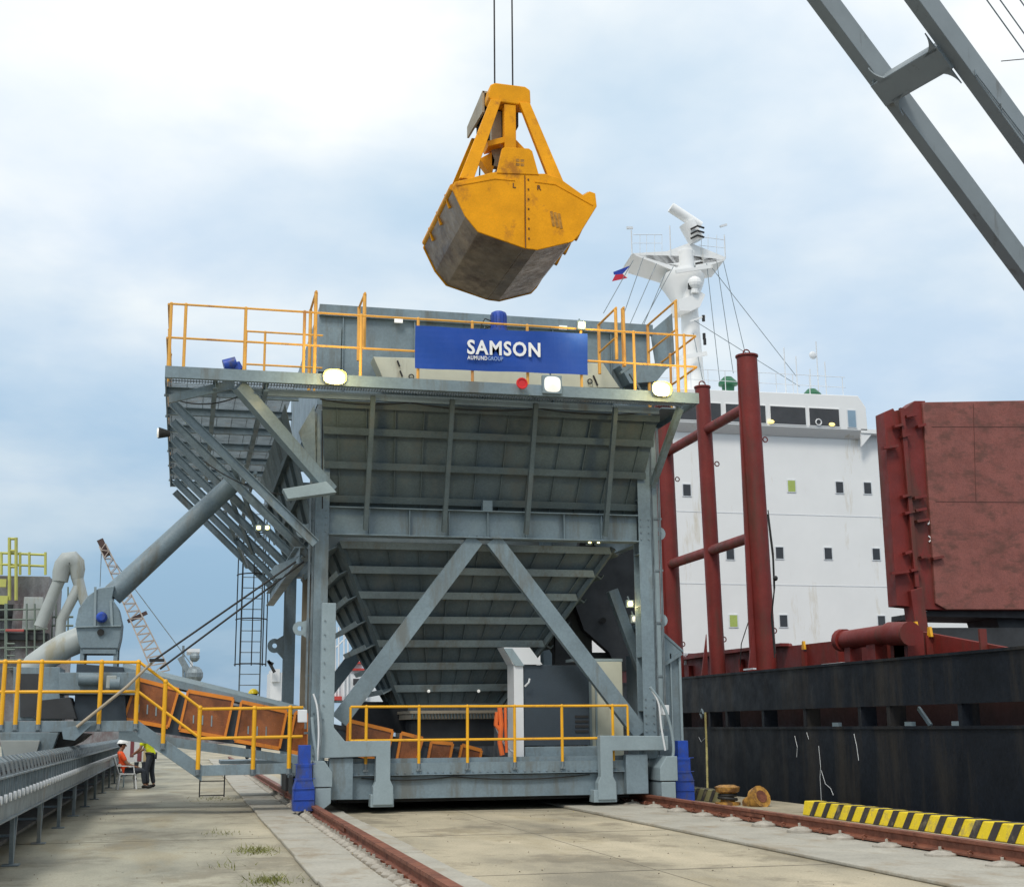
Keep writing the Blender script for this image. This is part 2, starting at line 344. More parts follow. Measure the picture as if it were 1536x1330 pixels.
# ------------------------------------------------------------------ crane rails
def crane_rail(X,y0,y1,label,chairs):
    r=thing('crane_rail',label,'rail',(X,20,0),group='crane rails along the quay')
    pr=[(-.09,.03),(.09,.03),(.09,.05),(.02,.075),(.02,.135),(.05,.15),(.05,.185),(-.05,.185),(-.05,.15),(-.02,.135),(-.02,.075),(-.09,.05)]
    lift=.045 if X>5 else .0; MB().prism([(X+a*1.25,y0,z*1.15-.015+lift) for a,z in pr],(0,y1-y0,0)).build('rail_head',railM,r)
    fish=MB(); 
    for yy in (21.0,33.): fish.box((X-.05,yy,.09+lift),(X+.05,yy+.9,.145+lift))
    fish.build('splice_plate',railM,r)
    sg=-1
    cp=MB(); y=chairs[0][1]+.2; cp.tube([(X-.16,y,.02+lift),(X-.17,y,.075+lift),(X-.13,y+.02,.085+lift),(X-.09,y+.03,.06+lift)],.012,6); cl0=cp.build('rail_clip',railM,r)
    for i in range(1,80): c=cl0.copy(); COL.objects.link(c); c.parent=r; c.location=(0,i*(.43 if X<5 else .65),0)
    c0=None
    for i,(cx_,cy_) in enumerate(chairs):
        if c0 is None:
            k=MB(); cc=V((cx_,cy_,lift)); n=12
            kr=1.25 if X>5 else 1.0; k.tube([cc+V((0,0,.004)),cc+V((0,0,.035)),cc+V((0,0,.065)),cc+V((0,0,.08))],[.19,.185,.11,.05] if X>5 else [.10,.10,.07,.03],n=n); k.tube([cc+V((0,0,.05)),cc+V((0,0,.13))],.02,6); k.bar(cc+V((.0,-.03,.085)),cc+V((.10 if X<5 else .12,-.03,.06)),.05,.02)
            c0=k.build('rail_chair',ballM,r,smooth=True); cf=(cx_,cy_)
        else:
            c=c0.copy(); COL.objects.link(c); c.parent=r; c.location=(cx_-cf[0],cy_-cf[1],0); c.scale=(1,1,random.uniform(.8,1.1))
    return r
crane_rail(2.46,5,75,'rust brown crane rail at the foot of the blue guard, left of the machine portal',[(2.27,10.2+i*.43) for i in range(96)])
crane_rail(9.2,5,75,'rust brown crane rail beside the yellow and black kerbs on the ship side',[(8.93,6.2+i*1.3) for i in range(52)])
# ------------------------------------------------------------------ quay kerbs, bollard, litter
def kerb(y0,y1,label,dull=False):
    t=thing('quay_kerb',label,'kerb',(11.15,y0,0),group='kerbs on the quay edge')
    prof=lambda y:[(11.0,y,.004),(11.34,y,.004),(11.34,y,.25),(11.05,y,.25)]
    MB().prism(prof(y0),(0,y1-y0,0)).build('kerb_stone',kerbO if dull else kerbY,t,bevel=.015)
    mb=MB(); y=y0+.3
    while y<y1-.25:       # slanted black bars wrapped round face and top
        a=.13
        mb.prism([(10.995,y,.01),(10.995,y+.18,.01),(11.046,y+.18-a,.252),(11.046,y-a,.252)],(-.004,0,.001))
        mb.prism([(11.046,y-a,.251),(11.046,y+.18-a,.251),(11.335,y+.10-a,.251),(11.335,y-.08-a,.251)],(0,0,.005)); y+=.47
    mb.build('black_stripes',kerbB,t)
kerb(10.5,23.5,'long bright yellow kerb with slanted black stripes in the right foreground')
kerb(27.6,40,'grimy faded striped kerb behind the blue guard near the bollard',True)
t=thing('mooring_bollard','rusty yellow twin-headed mooring bollard at the quay edge between the kerbs','bollard',(11.25,26.6,0))
yb=mat('rusty_yellow_bollard',(.48,.25,.05),.55,var=.25,scale=4,dirt=(.08,.035,.02),dirtamt=.5,dscale=(5,5,5))
mb=MB()
c1=V((10.95,26.9,0)); mb.tube([c1,c1+V((0,0,.06)),c1+V((0,0,.07)),c1+V((0,0,.22)),c1+V((0,0,.27)),c1+V((0,0,.36)),c1+V((0,0,.40))],[.26,.26,.15,.13,.24,.26,.16],14)
c2=V((11.25,26.4,.06)); d=V((.10,-.30,.14)); mb.tube([c2-d*.3,c2+d*.25,c2+d*.5,c2+d*.55,c2+d],[.15,.15,.17,.23,.23],14)
mb.build('bollard_body',yb,t,smooth=True)
MB().tube([c2+d*1.01,c2+d*1.03],[.13,.13],12).build('bollard_mouth',railM,t)
mb=MB(); mb.ring(c1+V((0,0,.2)),(0,0,1),.17,.035); mb.ring(c1+V((0,0,.13)),(.1,0,1),.18,.035); mb.build('mooring_rope_loop',blackG,t,smooth=True)
mb=MB()
for (px,py,c,s_) in ((163,1150,0,.28),):
    p=aZ(px,py+7); mb.ball(p+V((0,0,.13)),.26,1.3,1,.55,12,8)
o=mb.build('plastic_sack',plasW,smooth=True); o['label']='white tied sack lying on the ground beside the belt conveyor legs'; o['category']='sack'
for i,(px,py,mm,lb) in enumerate(((1275,1268,plasW,'crumpled white wrapper on the ground in front of the striped kerb'),(1435,1285,blue,'small blue wrapper on the ground by the striped kerb'))):
    p=aZ(px,py-28 if i==0 else py-32); mb=MB(); 
    for k in range(5): mb.add([p+V((random.uniform(-.07,.07),random.uniform(-.07,.07),random.uniform(.005,.06))) for _ in range(3)],[(0,1,2)])
    o=mb.build('wrapper',mm); o['label']=lb; o['category']='litter'
# ================================================================== MOBILE HOPPER
H=thing('mobile_hopper','large grey rail-mounted dust hopper on a portal frame with orange-railed top deck','port hopper',(6,27,0))
FY=27.0; LX0,LX1=2.42,2.70; RX0,RX1=9.22,9.50; RY=35.0
def leg(x0,x1,y,front=True,sd=1):
    mb=MB(); zb=.95
    mb.box((x0,y,zb),(x1,y+.022,7.95)); mb.box((x0,y+.36,zb),(x1,y+.382,7.95)); xm=(x0+x1)/2
    xw=x0+.03 if sd>0 else x1-.03
    mb.box((xm-.012,y+.022,zb),(xm+.012,y+.36,7.95))
    for z in (1.9,3.0,4.05,5.15,6.3,7.2): mb.box((x0+.01,y+.024,z),(xm-.013,y+.358,z+.02)); mb.box((xm+.013,y+.024,z),(x1-.01,y+.358,z+.02))
    o=mb.build('leg',steel,H,bevel=.006)
    return o
l1=leg(LX0,LX1,FY); l2=leg(RX0,RX1,FY); l3=leg(LX0,LX1,RY); l4=leg(RX0,RX1,RY)
# outer conduit trays and pipes on the front legs
def conduits(x0,sd,par):
    mb=MB(); 
    for i,dx in enumerate((.03,.075,.2,.24)): mb.tube([(x0+sd*dx,FY+.06+.03*(i%2),1.1 if i<2 else 1.6),(x0+sd*dx,FY+.06+.03*(i%2),7.9)],.014,6)
    for z in (1.5,2.6,3.7,4.8,5.9,7.0): mb.box((min(x0,x0+sd*.28),FY+.1,z),(max(x0,x0+sd*.28),FY+.13,z+.04))
    mb.build('cable_conduit',galv,par)
conduits(LX0,-.42,l1); 
mb=MB()
mb.box((RX1+.02,FY+.12,1.3),(RX1+.20,FY+.3,7.9)); mb.build('cable_duct',steelL,l2,bevel=.005)
conduits(RX1,1,l2)
for (px,py) in ((455,796),(450,942),(461,655)):
    c=at(px,py,FY+.15); lug(c,.14,.06,.05,to=(LX0,FY+.15,c.z)).build('lifting_lug',steelL if py>700 else steel,l1,smooth=False)
for (px,py) in ((989,800),(992,930)):
    c=at(px,py,FY+.15); lug(c,.14,.06,.05,to=(RX1,FY+.15,c.z)).build('lifting_lug',steelL,l2)
for (px,py) in ((412,968),):
    c=at(px,py,RY+.1); lug(c,.18,.06,.06,to=(LX0,RY+.1,c.z)).build('lifting_lug',steel,l3)
# panel beside rear leg, warm light put into its beige colour
MB().quad((2.72,33.4,1.9),(2.95,33.4,1.9),(2.98,33.4,5.3),(2.72,33.4,5.3),(0,.05,0)).build('side_panel',beige,H)
# cross beam
def crossbeam(y,zt,zb,name='cross_beam',x0=LX1,x1=RX0):
    mb=MB(); mb.box((x0,y-.03,zt-.02),(x1,y+.34,zt)); mb.box((x0,y-.03,zb),(x1,y+.34,zb+.022)); mb.box((x0,y+.12,zb+.022),(x1,y+.14,zt-.02))
    for i in range(1,8):
        x=x0+(x1-x0)*i/8; mb.box((x-.008,y,zb+.022),(x+.008,y+.12,zt-.02))
    mb.box(((x0+x1)/2-.1,y+.02,zt+.001),((x0+x1)/2+.1,y+.2,zt+.22))
    return mb.build(name,steel,H)
crossbeam(FY,5.97,5.40); crossbeam(RY,5.97,5.40)
for x in (LX0+.05,RX0+.05): 
    MB().ibeam((x+.1,FY+.39,5.65),(x+.1,RY-.01,5.65),.2,.5).build('side_beam',steel,H)
# braces
def brace(p,q,y):
    p,q=V(p),V(q); d=(q-p).normalized(); a=V((0,1,0)).cross(d).normalized()*.165
    mb=MB(); mb.prism([p-a,p+a,q+a,q-a],(0,.02,0)); 
    for sg in (-1,1):
        e=a*sg; f=a*(sg*.90); mb.prism([p+e+V((0,.021,0)),q+e+V((0,.021,0)),q+f+V((0,.021,0)),p+f+V((0,.021,0))],(0,.16,0))
    return mb.build('brace',steel,H)
A=at(722,812,FY+.05)
for y in (FY+.05,RY+.05):
    brace((5.72,y,5.39),(2.98,y,1.75),y); brace((6.08,y,5.39),(9.18,y,1.45),y)
# base beam and lower deck
mb=MB()
mb.box((3.14,26.92,.28),(9.2,26.95,.66)); mb.box((3.14,26.9,.66),(9.2,27.3,.68)); mb.box((3.14,26.9,.26),(9.2,27.25,.28)); mb.build('base_beam',steel,H)
mb=MB(); mb.box((3.14,26.86,.70),(9.2,26.88,.93)); mb.box((3.14,26.885,.9),(9.2,28.35,.915)); mb.box((3.14,26.80,.70),(9.2,26.855,.715)); mb.build('lower_deck',steel,H)
mb=MB(); mb.box((2.8,27.3,.25),(9.3,27.34,.9)); 
mb.box((3.0,27.4,.17),(9.0,34.8,.5)); mb.build('underframe_shade',dark,H)  # low dark box added to deepen the shade beneath the machine
for x0 in (LX0-.02,RX0-.1):
    MB().box((x0,27.42,.5),(x0+.4,35.4,.98)).build('sill_beam',steel,H,bevel=.01)
MB().box((3.14,26.97,.93),(9.2,27.02,1.02)).build('kick_plate',steel,H)
# jacking brackets
def plate(pts,y,t,name,m=steelL,par=H,bev=.012): return MB().prism([at(x,y_,y) for x,y_ in pts],(0,t,0)).build(name,m,par,bevel=bev)
bx=lambda x,z,y=26.62: V((x,y,z))
MB().prism([bx(2.56,4.0),bx(2.83,4.0),bx(2.83,1.62),bx(3.05,1.36),bx(3.93,1.36),bx(3.93,.62),bx(3.99,.5),bx(3.99,.16),bx(3.60,.16),bx(3.60,.5),bx(3.65,.6),bx(3.65,1.07),bx(2.56,1.05)],(0,.22,0)).build('jacking_bracket',steelL,H,bevel=.012)
MB().prism([bx(9.6,1.40),bx(8.16,1.42),bx(8.16,.62),bx(8.10,.5),bx(8.10,.17),bx(8.48,.17),bx(8.48,.5),bx(8.42,.62),bx(8.42,1.12),bx(9.6,1.12)],(0,.22,0)).build('jacking_bracket',steelL,H,bevel=.012)
MB().box((8.02,26.66,.12),(8.5,27.0,.36)).build('jack_foot',steelL,H,bevel=.01); MB().box((3.56,26.66,.12),(4.01,27.0,.36)).build('jack_foot',steelL,H,bevel=.01)
for x in (2.76,8.72): MB().box((x,26.70,.27),(x+.46,26.9,1.04)).build('base_post',steel,H,bevel=.01)
# bogies
def bogie(xc,y,s_):
    mb=MB(); f=lambda x,z:V((xc+s_*x,y,z))
    mb.prism([f(-.17,1.0),f(.05,1.0),f(.2,.78),f(.2,.52),f(-.17,.52)],(0,1.5,0)); mb.prism([f(-.12,.5),f(.18,.5),f(.18,.22),f(.05,.12),f(-.12,.12)],(0,1.4,0))
    o=mb.build('bogie',steelL,H,bevel=.012)
    for k in (.35,1.05): MB().tube([(xc-.07,y+k,.38),(xc+.07,y+k,.38)],.195,20).build('wheel',railM,o,smooth=True)
for xc,s_ in ((2.6,1),(9.55,-1)):
    for y in (26.45,34.4): bogie(xc,y,s_)
def guard(xc,y):
    mb=MB(); w=.14
    mb.box((xc-w*.8,y,.95),(xc+w*.8,y+.25,1.3)); mb.box((xc-w,y-.02,.68),(xc+w,y+.32,.95)); mb.prism([(xc-w,y-.03,.68),(xc+w,y-.03,.68),(xc+w*1.4,y-.05,.5),(xc+w*1.4,y-.05,.1),(xc-w*1.4,y-.05,.1),(xc-w*1.4,y-.05,.5)],(0,.42,0))
    for z in (.3,.5,.68,.95): mb.box((xc-w*1.43,y-.07,z),(xc+w*1.43,y-.052,z+.012))
    mb.build('rail_guard',blue,H,bevel=.01)
guard(2.26,26.3); guard(10.02,26.9)
# rear-lower dark wheels seen beyond left guard
for y in (30.2,32.4): MB().box((2.35,y,.2),(2.8,y+1.2,.6)).build('drive_box',dark,H,bevel=.02)
# hoses at the foot of each front leg
def hose(pts,r=.022,m=galv): 
    P=[V(p) for p in pts]; Q=[]
    for i in range(len(P)-1):
        for k in range(6):
            t_=k/6; p0=P[max(i-1,0)];p1=P[i];p2=P[i+1];p3=P[min(i+2,len(P)-1)]
            Q.append(.5*((2*p1)+(p2-p0)*t_+(2*p0-5*p1+4*p2-p3)*t_*t_+(3*p1-p0-3*p2+p3)*t_**3))
    Q.append(P[-1]); return MB().tube(Q,r,8).build('hose',m,H,smooth=True)
g=lambda px,py,y=26.5: at(px,py,y)
hose([g(470,1040),g(476,1062),g(478,1100),g(476,1140)],.018,plasW); hose([g(468,1075),g(470,1100),g(474,1135),g(470,1152),g(476,1158)],.03,steelL); hose([g(478,1055),g(482,1095),g(478,1140)],.02,galv)
hose([g(978,1035),g(988,1055),g(992,1090),g(998,1125)],.02,plasW); hose([g(975,1030),g(996,1060),g(1008,1100),g(1010,1130),g(1004,1142)],.03,steelL)
plate([(447,1064),(461,1064),(461,1083),(447,1083)],26.7,.12,'junction_box',plasW); plate([(994,1057),(1004,1057),(1004,1072),(994,1072)],26.7,.12,'junction_box',plasW)
# right side chute housing
mb=MB(); mb.box((9.72,27.5,.75),(10.22,29.6,3.15)); mb.build('side_housing',steel,H,bevel=.01)
mb=MB(); mb.prism([(9.6,27.46,3.75),(10.28,27.46,3.16),(10.22,27.46,3.08),(9.66,27.46,2.75)],(0,.05,0)); mb.prism([(9.6,27.44,3.78),(10.30,27.44,3.17),(10.30,27.44,3.12),(9.6,27.44,3.70)],(0,2.2,0)); mb.bar((9.66,27.42,2.75),(10.25,27.42,3.1),.05,.06); mb.build('housing_hood',steel,H)
mb=MB(); mb.box((10.0,27.46,.8),(10.03,27.5,3.1)); mb.box((10.19,27.45,.8),(10.24,27.5,3.1)); mb.build('housing_stiffener',steelL,H)
# ---- hopper bodies
def lerp(a,b,t): return V(a)+(V(b)-V(a))*t
def hopper_panel(c,rows,cols,out,name,m=steelD,rib=.13,vr=.05,mains=(),rtk=.05,rowm=None,fl=.11):
    """c = corners bottom-left, bottom-right, top-right, top-left ; out = outward vector"""
    bl,br,tr,tl=[V(q) for q in c]; n=V(out).normalized()
    par=MB().prism([bl,br,tr,tl],-n*.012).build(name,m,H)
    for t_ in rows:
        a=lerp(bl,tl,t_); b=lerp(br,tr,t_); u=(lerp(bl,tl,min(t_+.01,1))-lerp(bl,tl,t_-.01)).normalized()
        rb=MB(); rb.prism([a,b,b+u*rtk,a+u*rtk],n*rib); rb.prism([a+n*rib-u*(fl-.11)*.5,b+n*rib-u*(fl-.11)*.5,b+n*rib+u*fl,a+n*rib+u*fl],n*.012); rb.build('stiffener',rowm or m,par)
    rr=[0]+list(rows)+[1]
    for i in range(len(rr)-1):
        t0,t1=rr[i]+.012,rr[i+1]-.004
        for s_ in cols:
            p=lerp(lerp(bl,br,s_),lerp(tl,tr,s_),t0); q=lerp(lerp(bl,br,s_),lerp(tl,tr,s_),t1); d=(br-bl).normalized()*.008
            MB().prism([p-d,p+d,q+d,q-d],n*vr).build('vertical_rib',m,par)
# upper hopper, front face leaning out towards the deck edge
cols=[(i+.5)/12 for i in range(12)]
outF=V((0,-1.9,-1.25))
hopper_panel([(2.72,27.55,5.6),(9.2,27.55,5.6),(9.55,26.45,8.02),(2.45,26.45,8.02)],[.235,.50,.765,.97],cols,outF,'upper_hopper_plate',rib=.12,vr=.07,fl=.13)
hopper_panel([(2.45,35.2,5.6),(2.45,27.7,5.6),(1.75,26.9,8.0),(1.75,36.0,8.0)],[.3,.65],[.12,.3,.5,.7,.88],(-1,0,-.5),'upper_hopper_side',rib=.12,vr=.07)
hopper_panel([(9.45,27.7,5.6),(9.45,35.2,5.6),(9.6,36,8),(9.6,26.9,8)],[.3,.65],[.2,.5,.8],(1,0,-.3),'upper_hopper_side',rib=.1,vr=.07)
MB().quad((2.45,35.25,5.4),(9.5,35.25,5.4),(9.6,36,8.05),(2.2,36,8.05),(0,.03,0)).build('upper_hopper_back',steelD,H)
MB().box((2.8,26.52,7.9),(9.5,26.6,8.0)).build('hopper_top_beam',steelD,H)
# lower hopper
lbl,lbr,ltr,ltl=V((4.55,29.3,2.08)),V((6.72,29.3,2.11)),V((8.83,27.62,5.36)),V((2.98,27.62,5.36))
lbb,lbb2=V((4.55,31.6,2.08)),V((6.72,31.6,2.11)); ltb,ltb2=V((2.98,34.2,5.36)),V((8.83,34.2,5.36))
zr=[.105,.245,.385,.53,.68,.83,.975]
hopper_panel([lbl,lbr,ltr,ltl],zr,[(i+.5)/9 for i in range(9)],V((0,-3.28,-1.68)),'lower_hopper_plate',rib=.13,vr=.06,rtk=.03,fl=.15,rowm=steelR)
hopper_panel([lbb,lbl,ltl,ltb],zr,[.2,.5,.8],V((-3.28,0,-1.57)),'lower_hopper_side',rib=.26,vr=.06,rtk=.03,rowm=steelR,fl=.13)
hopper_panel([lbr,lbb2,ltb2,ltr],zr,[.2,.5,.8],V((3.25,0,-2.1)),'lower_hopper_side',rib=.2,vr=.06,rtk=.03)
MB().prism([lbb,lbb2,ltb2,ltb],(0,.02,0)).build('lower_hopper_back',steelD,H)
for a,b in ((lbl,ltl),(lbr,ltr)): MB().bar(a+V((0,-.06,-.03)),b+V((0,-.06,-.03)),.10,.10).build('corner_angle',steelD,H)
# outlet flange and feeder box
mb=MB(); mb.box((4.72,29.15,1.9),(6.80,31.8,1.96)); mb.box((4.76,29.2,1.78),(6.76,31.75,1.9)); mb.build('outlet_flange',beige,H)
mb=MB(); 
for i in range(29): x=4.75+i*.07; mb.box((x,29.1,1.79),(x+.02,29.2,1.89))
mb.build('flange_bolts',steelD,H)
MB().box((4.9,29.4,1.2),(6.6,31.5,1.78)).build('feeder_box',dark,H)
o=MB()
for px in (643,718): o.ball(at(px,1036,29.0),.035)
o.build('marker_lamp',tube_l,H)
# dark plant inside the right bay
mb=MB(); Yb=30.6
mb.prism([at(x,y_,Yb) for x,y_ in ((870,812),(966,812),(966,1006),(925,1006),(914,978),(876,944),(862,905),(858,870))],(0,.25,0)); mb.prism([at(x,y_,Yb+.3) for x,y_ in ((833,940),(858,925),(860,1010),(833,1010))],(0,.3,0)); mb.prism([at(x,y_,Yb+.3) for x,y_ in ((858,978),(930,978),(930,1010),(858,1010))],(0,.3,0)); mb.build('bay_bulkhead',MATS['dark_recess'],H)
MB().tube([at(905,930,30.55),at(905,930,30.5)],.07,12).build('bulkhead_hole',blackG,H)
mb=MB(); mb.prism([(8.3,31,4.6),(9.1,31,5.3),(9.35,31,5.3),(9.35,31,2.7),(8.9,31,2.7),(8.1,31,3.9)],(0,.5,0)); mb.build('dust_duct_plate',mat('dark_inner_steel',(.07,.075,.07),.7,var=.4,fine=.1),H)
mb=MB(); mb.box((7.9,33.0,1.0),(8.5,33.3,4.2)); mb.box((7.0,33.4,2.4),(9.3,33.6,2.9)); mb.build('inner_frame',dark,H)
MB().bar(at(918,885,28.6),at(962,1004,28.6),.2,.22).build('inner_brace',steel,H)
# ---- upper deck
DZ=8.26
mb=MB(); mb.box((-.58,25.38,8.06),(10.05,25.40,DZ+.02)); mb.box((-.58,25.402,8.06),(10.05,25.5,8.075)); mb.box((-.58,25.402,DZ),(10.05,25.5,DZ+.02)); mb.build('deck_edge_beam',steel,H)
MB().box((1.05,26.28,8.02),(9.5,26.36,8.16)).build('deck_inner_beam',steelL,H)
MB().box((10.03,25.52,8.06),(10.05,36,DZ+.02)).build('deck_edge_beam',steel,H)
MB().box((-.58,25.52,8.02),(-.56,37.2,DZ+.02)).build('deck_edge_beam',steel,H)
mb=MB(); x=-.5
while x<10.0: mb.box((x,25.5,8.185),(x+.012,26.27,8.235)); x+=.055
for y in (25.7,25.95,26.2): mb.box((-.5,y,8.19),(10,y+.01,8.23))
mb.build('front_grating',galv,H)
mb=MB(); y=26.4
while y<37.1: mb.box((-.55,y,8.205),(1.9,y+.010,8.23)); y+=.12
for i in range(8): mb.box((-.5+i*.32,26.4,8.20),(-.49+i*.32,37.1,8.225))
mb.build('side_grating',galv,H)
MB().box((9.6,26.4,8.17),(10.02,36,8.2)).build('side_deck_plate',steel,H)
# cantilever frames below the left deck
for i,y in enumerate((26.55,28.3,30.0,31.8,33.5,35.2,37.0)):
    mb=MB(); mb.ibeam((-.56,y,8.08),(2.0,y,8.08),.10,.16,.012); b=(-.45,y+.02,7.86); en=(2.40,y+.02,5.15) 
    mb.ibeam(b,en,.11,.17,.014)
    mb.build('deck_bracket',steel,H)
mb=MB(); 
for x in (.35,1.3): mb.ibeam((x,25.5,8.0),(x,37,8.0),.09,.16,.012)
mb.build('deck_stringer',steel,H)
mb=MB(); mb.ibeam((2.15,27.3,5.0),(2.15,36.9,5.0),.2,.35); mb.build('longitudinal_beam',steel,H)
mb=MB(); mb.tube([(1.2,26.7,6.55),(1.2,36.8,6.55)],.04,6)
for y in (28,31,34): mb.bar((.8,y,6.9),(1.5,y+2.5,5.8),.07,.07)
mb.build('bracing_angle',steel,H)
# big front corner strut and its shelf
mb=MB(); a=V((.78,25.62,8.03)); b=V((2.68,26.6,6.2)); mb.bar(a,b,.20,.25)
mb.build('corner_strut',steel,H,bevel=.008)
mb=MB(); mb.prism([at(424,733,26.2),at(490,722,26.2),at(505,738,26.2),at(432,748,26.2)],(0,.3,0)); mb.build('strut_shelf',steelL,H,bevel=.006)
mb=MB(); mb.prism([at(448,648,26.9),at(472,606,26.9),at(474,724,26.9)],(0,.03,0)); mb.build('gusset_plate',steel,H)
mb=MB(); mb.prism([at(253,592,25.7),at(352,568,25.7),at(352,582,25.7),at(253,604,25.7)],(0,.08,0)); mb.build('corner_outrigger',steel,H)
# front brackets from cross beam to deck edge
for (xb,xt) in ((3.42,3.42),(5.02,5.02),(6.75,6.75),(8.45,8.45)):
    MB().ibeam((xb,26.93,5.5),(xt,26.0,8.05),.09,.13,.014).build('deck_bracket',steelD,H)
MB().ibeam((9.55,27.0,6.6),(9.75,25.7,8.03),.1,.16,.014).build('deck_bracket',steel,H)
# rim box above the deck
mb=MB(); mb.box((2.5,28.0,8.3),(9.95,28.02,10.24)); mb.box((2.5,27.9,10.24),(10.0,28.0,10.48)); 
mb.box((2.5,28.02,8.3),(2.52,35.8,10.45)); mb.box((9.93,28.02,8.3),(9.95,35.8,10.45)); mb.box((2.5,35.8,8.3),(9.95,35.82,10.3)); mb.build('rim_wall',steel,H)
mb=MB()
for x in (3.0,4.55,6.1,7.65,9.0): MB().box((x,27.93,8.3),(x+.02,28.0,10.238)).build('rim_stiffener',steel,H)
mb.box((2.5,27.94,9.0),(2.97,27.99,10.0)); mb.build('rim_box',steel,H)
o=MB(); 
for px,py in ((598,481),(845,491)): 
    c=at(px,py,27.86); o.box((c.x-.09,c.y,c.z-.04),(c.x+.09,c.y+.04,c.z+.04))
o.build('tube_lamp',tube_l,H)
mb=MB(); mb.prism([at(975,498,28.2),at(1008,470,28.2),at(1012,545,28.2),at(985,562,28.2)],(.02,.04,0)); mb.prism([at(930,548,27.5),at(1008,543,27.5),at(985,572,27.5),at(945,575,27.5)],(0,1.5,.1)); mb.bar(at(930,560,27),at(955,545,27),.12,.05); mb.bar(at(945,560,27),at(960,585,27),.08,.05); mb.build('side_wing_plate',steel,H)
# dust filter housing on the deck
fl=MB(); fl.prism([at(560,535,27.3),at(905,545,27.3),at(930,582,27.3),at(578,575,27.3)],(0,.5,.0)); fh=fl.build('filter_housing',cream,H,bevel=.01)
mb=MB()
for px,py in ((596,541),(600,556),(890,563),(893,570)): p=at(px,py,27.27); mb.bar(p,p+V((.05,0,-.12)),.03,.03)
for px,py in ((617,565),(885,572)): mb.ring(at(px,py,27.26),(0,1,0),.05,.013,12,5)
mb.build('catch',blackG,fh)
p=at(748,496,27.2); mb=MB(); mb.tube([p,p+V((0,0,.36)),p+V((0,0,.39)),p+V((0,0,.42))],[.17,.17,.16,.1],16); mb.tube([p+V((0,0,-.1)),p+V((0,0,.02))],.2,16)
for k in range(12):
    a=2*math.pi*k/12; mb.bar(p+V((.175*math.cos(a),.175*math.sin(a),.04)),p+V((.175*math.cos(a),.175*math.sin(a),.34)),.012,.012)
mb.build('fan_motor',blue,H,smooth=True)
mb=MB(); mb.tube([p+V((-.15,0,.2)),p+V((-.3,0,.25)),p+V((-.38,0,.1)),p+V((-.42,0,-.15))],.014,6); mb.tube([p+V((-.15,0,.1)),p+V((-.35,0,.0)),p+V((-.3,0,-.2))],.014,6); mb.build('motor_cable',blackG,H)
p=at(345,548,26.6); mb=MB(); mb.tube([p+V((-.12,0,-.02)),p+V((.12,.0,.06))],.13,12); mb.tube([p+V((.1,0,.04)),p+V((.18,0,-.1))],.1,10); mb.build('gear_motor',blue,H,smooth=True)
# lights
def flood(px,py,y,w_,h_,mt,name='floodlight',power=0,warm=(1,.80,.36)):
    c=at(px,py,y); mb=MB(); mb.box((c.x-w_/2-.03,c.y+.02,c.z-h_/2-.03),(c.x+w_/2+.03,c.y+.14,c.z+h_/2+.03)); mb.tube([c+V((0,.1,h_/2)),c+V((0,.2,h_/2+.12))],.02,6)
    o=mb.build(name,steel,H,bevel=.01)
    n=10; vs=[c+V((0,-.02,0))]+[c+V((w_/2*abs(math.cos(a))**.6*(1 if math.cos(a)>=0 else -1),.015,h_/2*abs(math.sin(a))**.6*(1 if math.sin(a)>=0 else -1))) for a in [2*math.pi*k/24 for k in range(24)]]
    MB().add(vs,[(0,1+k,1+(k+1)%24) for k in range(24)]).build('lamp_glass',mt,o)
    if power>40:  # rings glow by themselves to imitate the yellow halo round the lamp
        for (f0,f1,d0,d1,nm,mm_) in ((1.0,1.25,.016,-.02,'inner_halo_ring',mat('bright_halo_glow',(.9,.8,.4),.3,emit=((1,.84,.25),2.6))),(1.25,1.5,-.02,-.06,'outer_halo_ring',mat('yellow_halo_glow',(.8,.6,.1),.4,emit=((1,.68,.08),.42)))):
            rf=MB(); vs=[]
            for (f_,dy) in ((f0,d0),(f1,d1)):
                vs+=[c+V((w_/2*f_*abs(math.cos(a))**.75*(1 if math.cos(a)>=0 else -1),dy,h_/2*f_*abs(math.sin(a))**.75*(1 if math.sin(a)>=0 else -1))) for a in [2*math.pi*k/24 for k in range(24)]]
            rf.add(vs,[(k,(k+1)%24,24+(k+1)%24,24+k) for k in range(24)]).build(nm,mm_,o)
    if power:
        l_=bpy.data.lights.new('lamp_light','POINT'); l_.energy=power; l_.color=warm; l_.shadow_soft_size=.18
        q=bpy.data.objects.new('lamp_light',l_); COL.objects.link(q); q.location=c+V((0,-.75 if power>40 else -.25,-.1))
    return o
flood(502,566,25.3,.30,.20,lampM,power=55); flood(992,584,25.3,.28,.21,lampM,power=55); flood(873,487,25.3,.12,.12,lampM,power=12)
flood(388,791,27.8,.07,.07,lampS); flood(401,791,27.8,.07,.07,lampS); flood(885,812,27.2,.06,.06,lampS); flood(898,812,27.2,.06,.06,lampS)
flood(946,905,27.6,.10,.10,lampS,power=10); flood(952,928,27.7,.09,.12,tube_l)
o=flood(829,576,25.3,.34,.32,tube_l)
c=at(782,576,25.3); mb=MB(); mb.tube([c,c+V((0,-.06,0))],[.06,.12],16); mb.ring(c+V((0,-.06,0)),(0,1,0),.10,.02,16,6); mb.tube([c+V((0,.1,0)),c],.06,10); mb.build('warning_horn',redP,H,smooth=True)
c=at(238,649,26); mb=MB(); mb.tube([c+V((.2,.05,0)),c],[.06,.11],12); mb.build('spotlight',blackG,H,smooth=True); MB().tube([c,c+V((-.03,0,0))],.09,12).build('spotlight_glass',tube_l,H)
c=at(480,457,26.2)
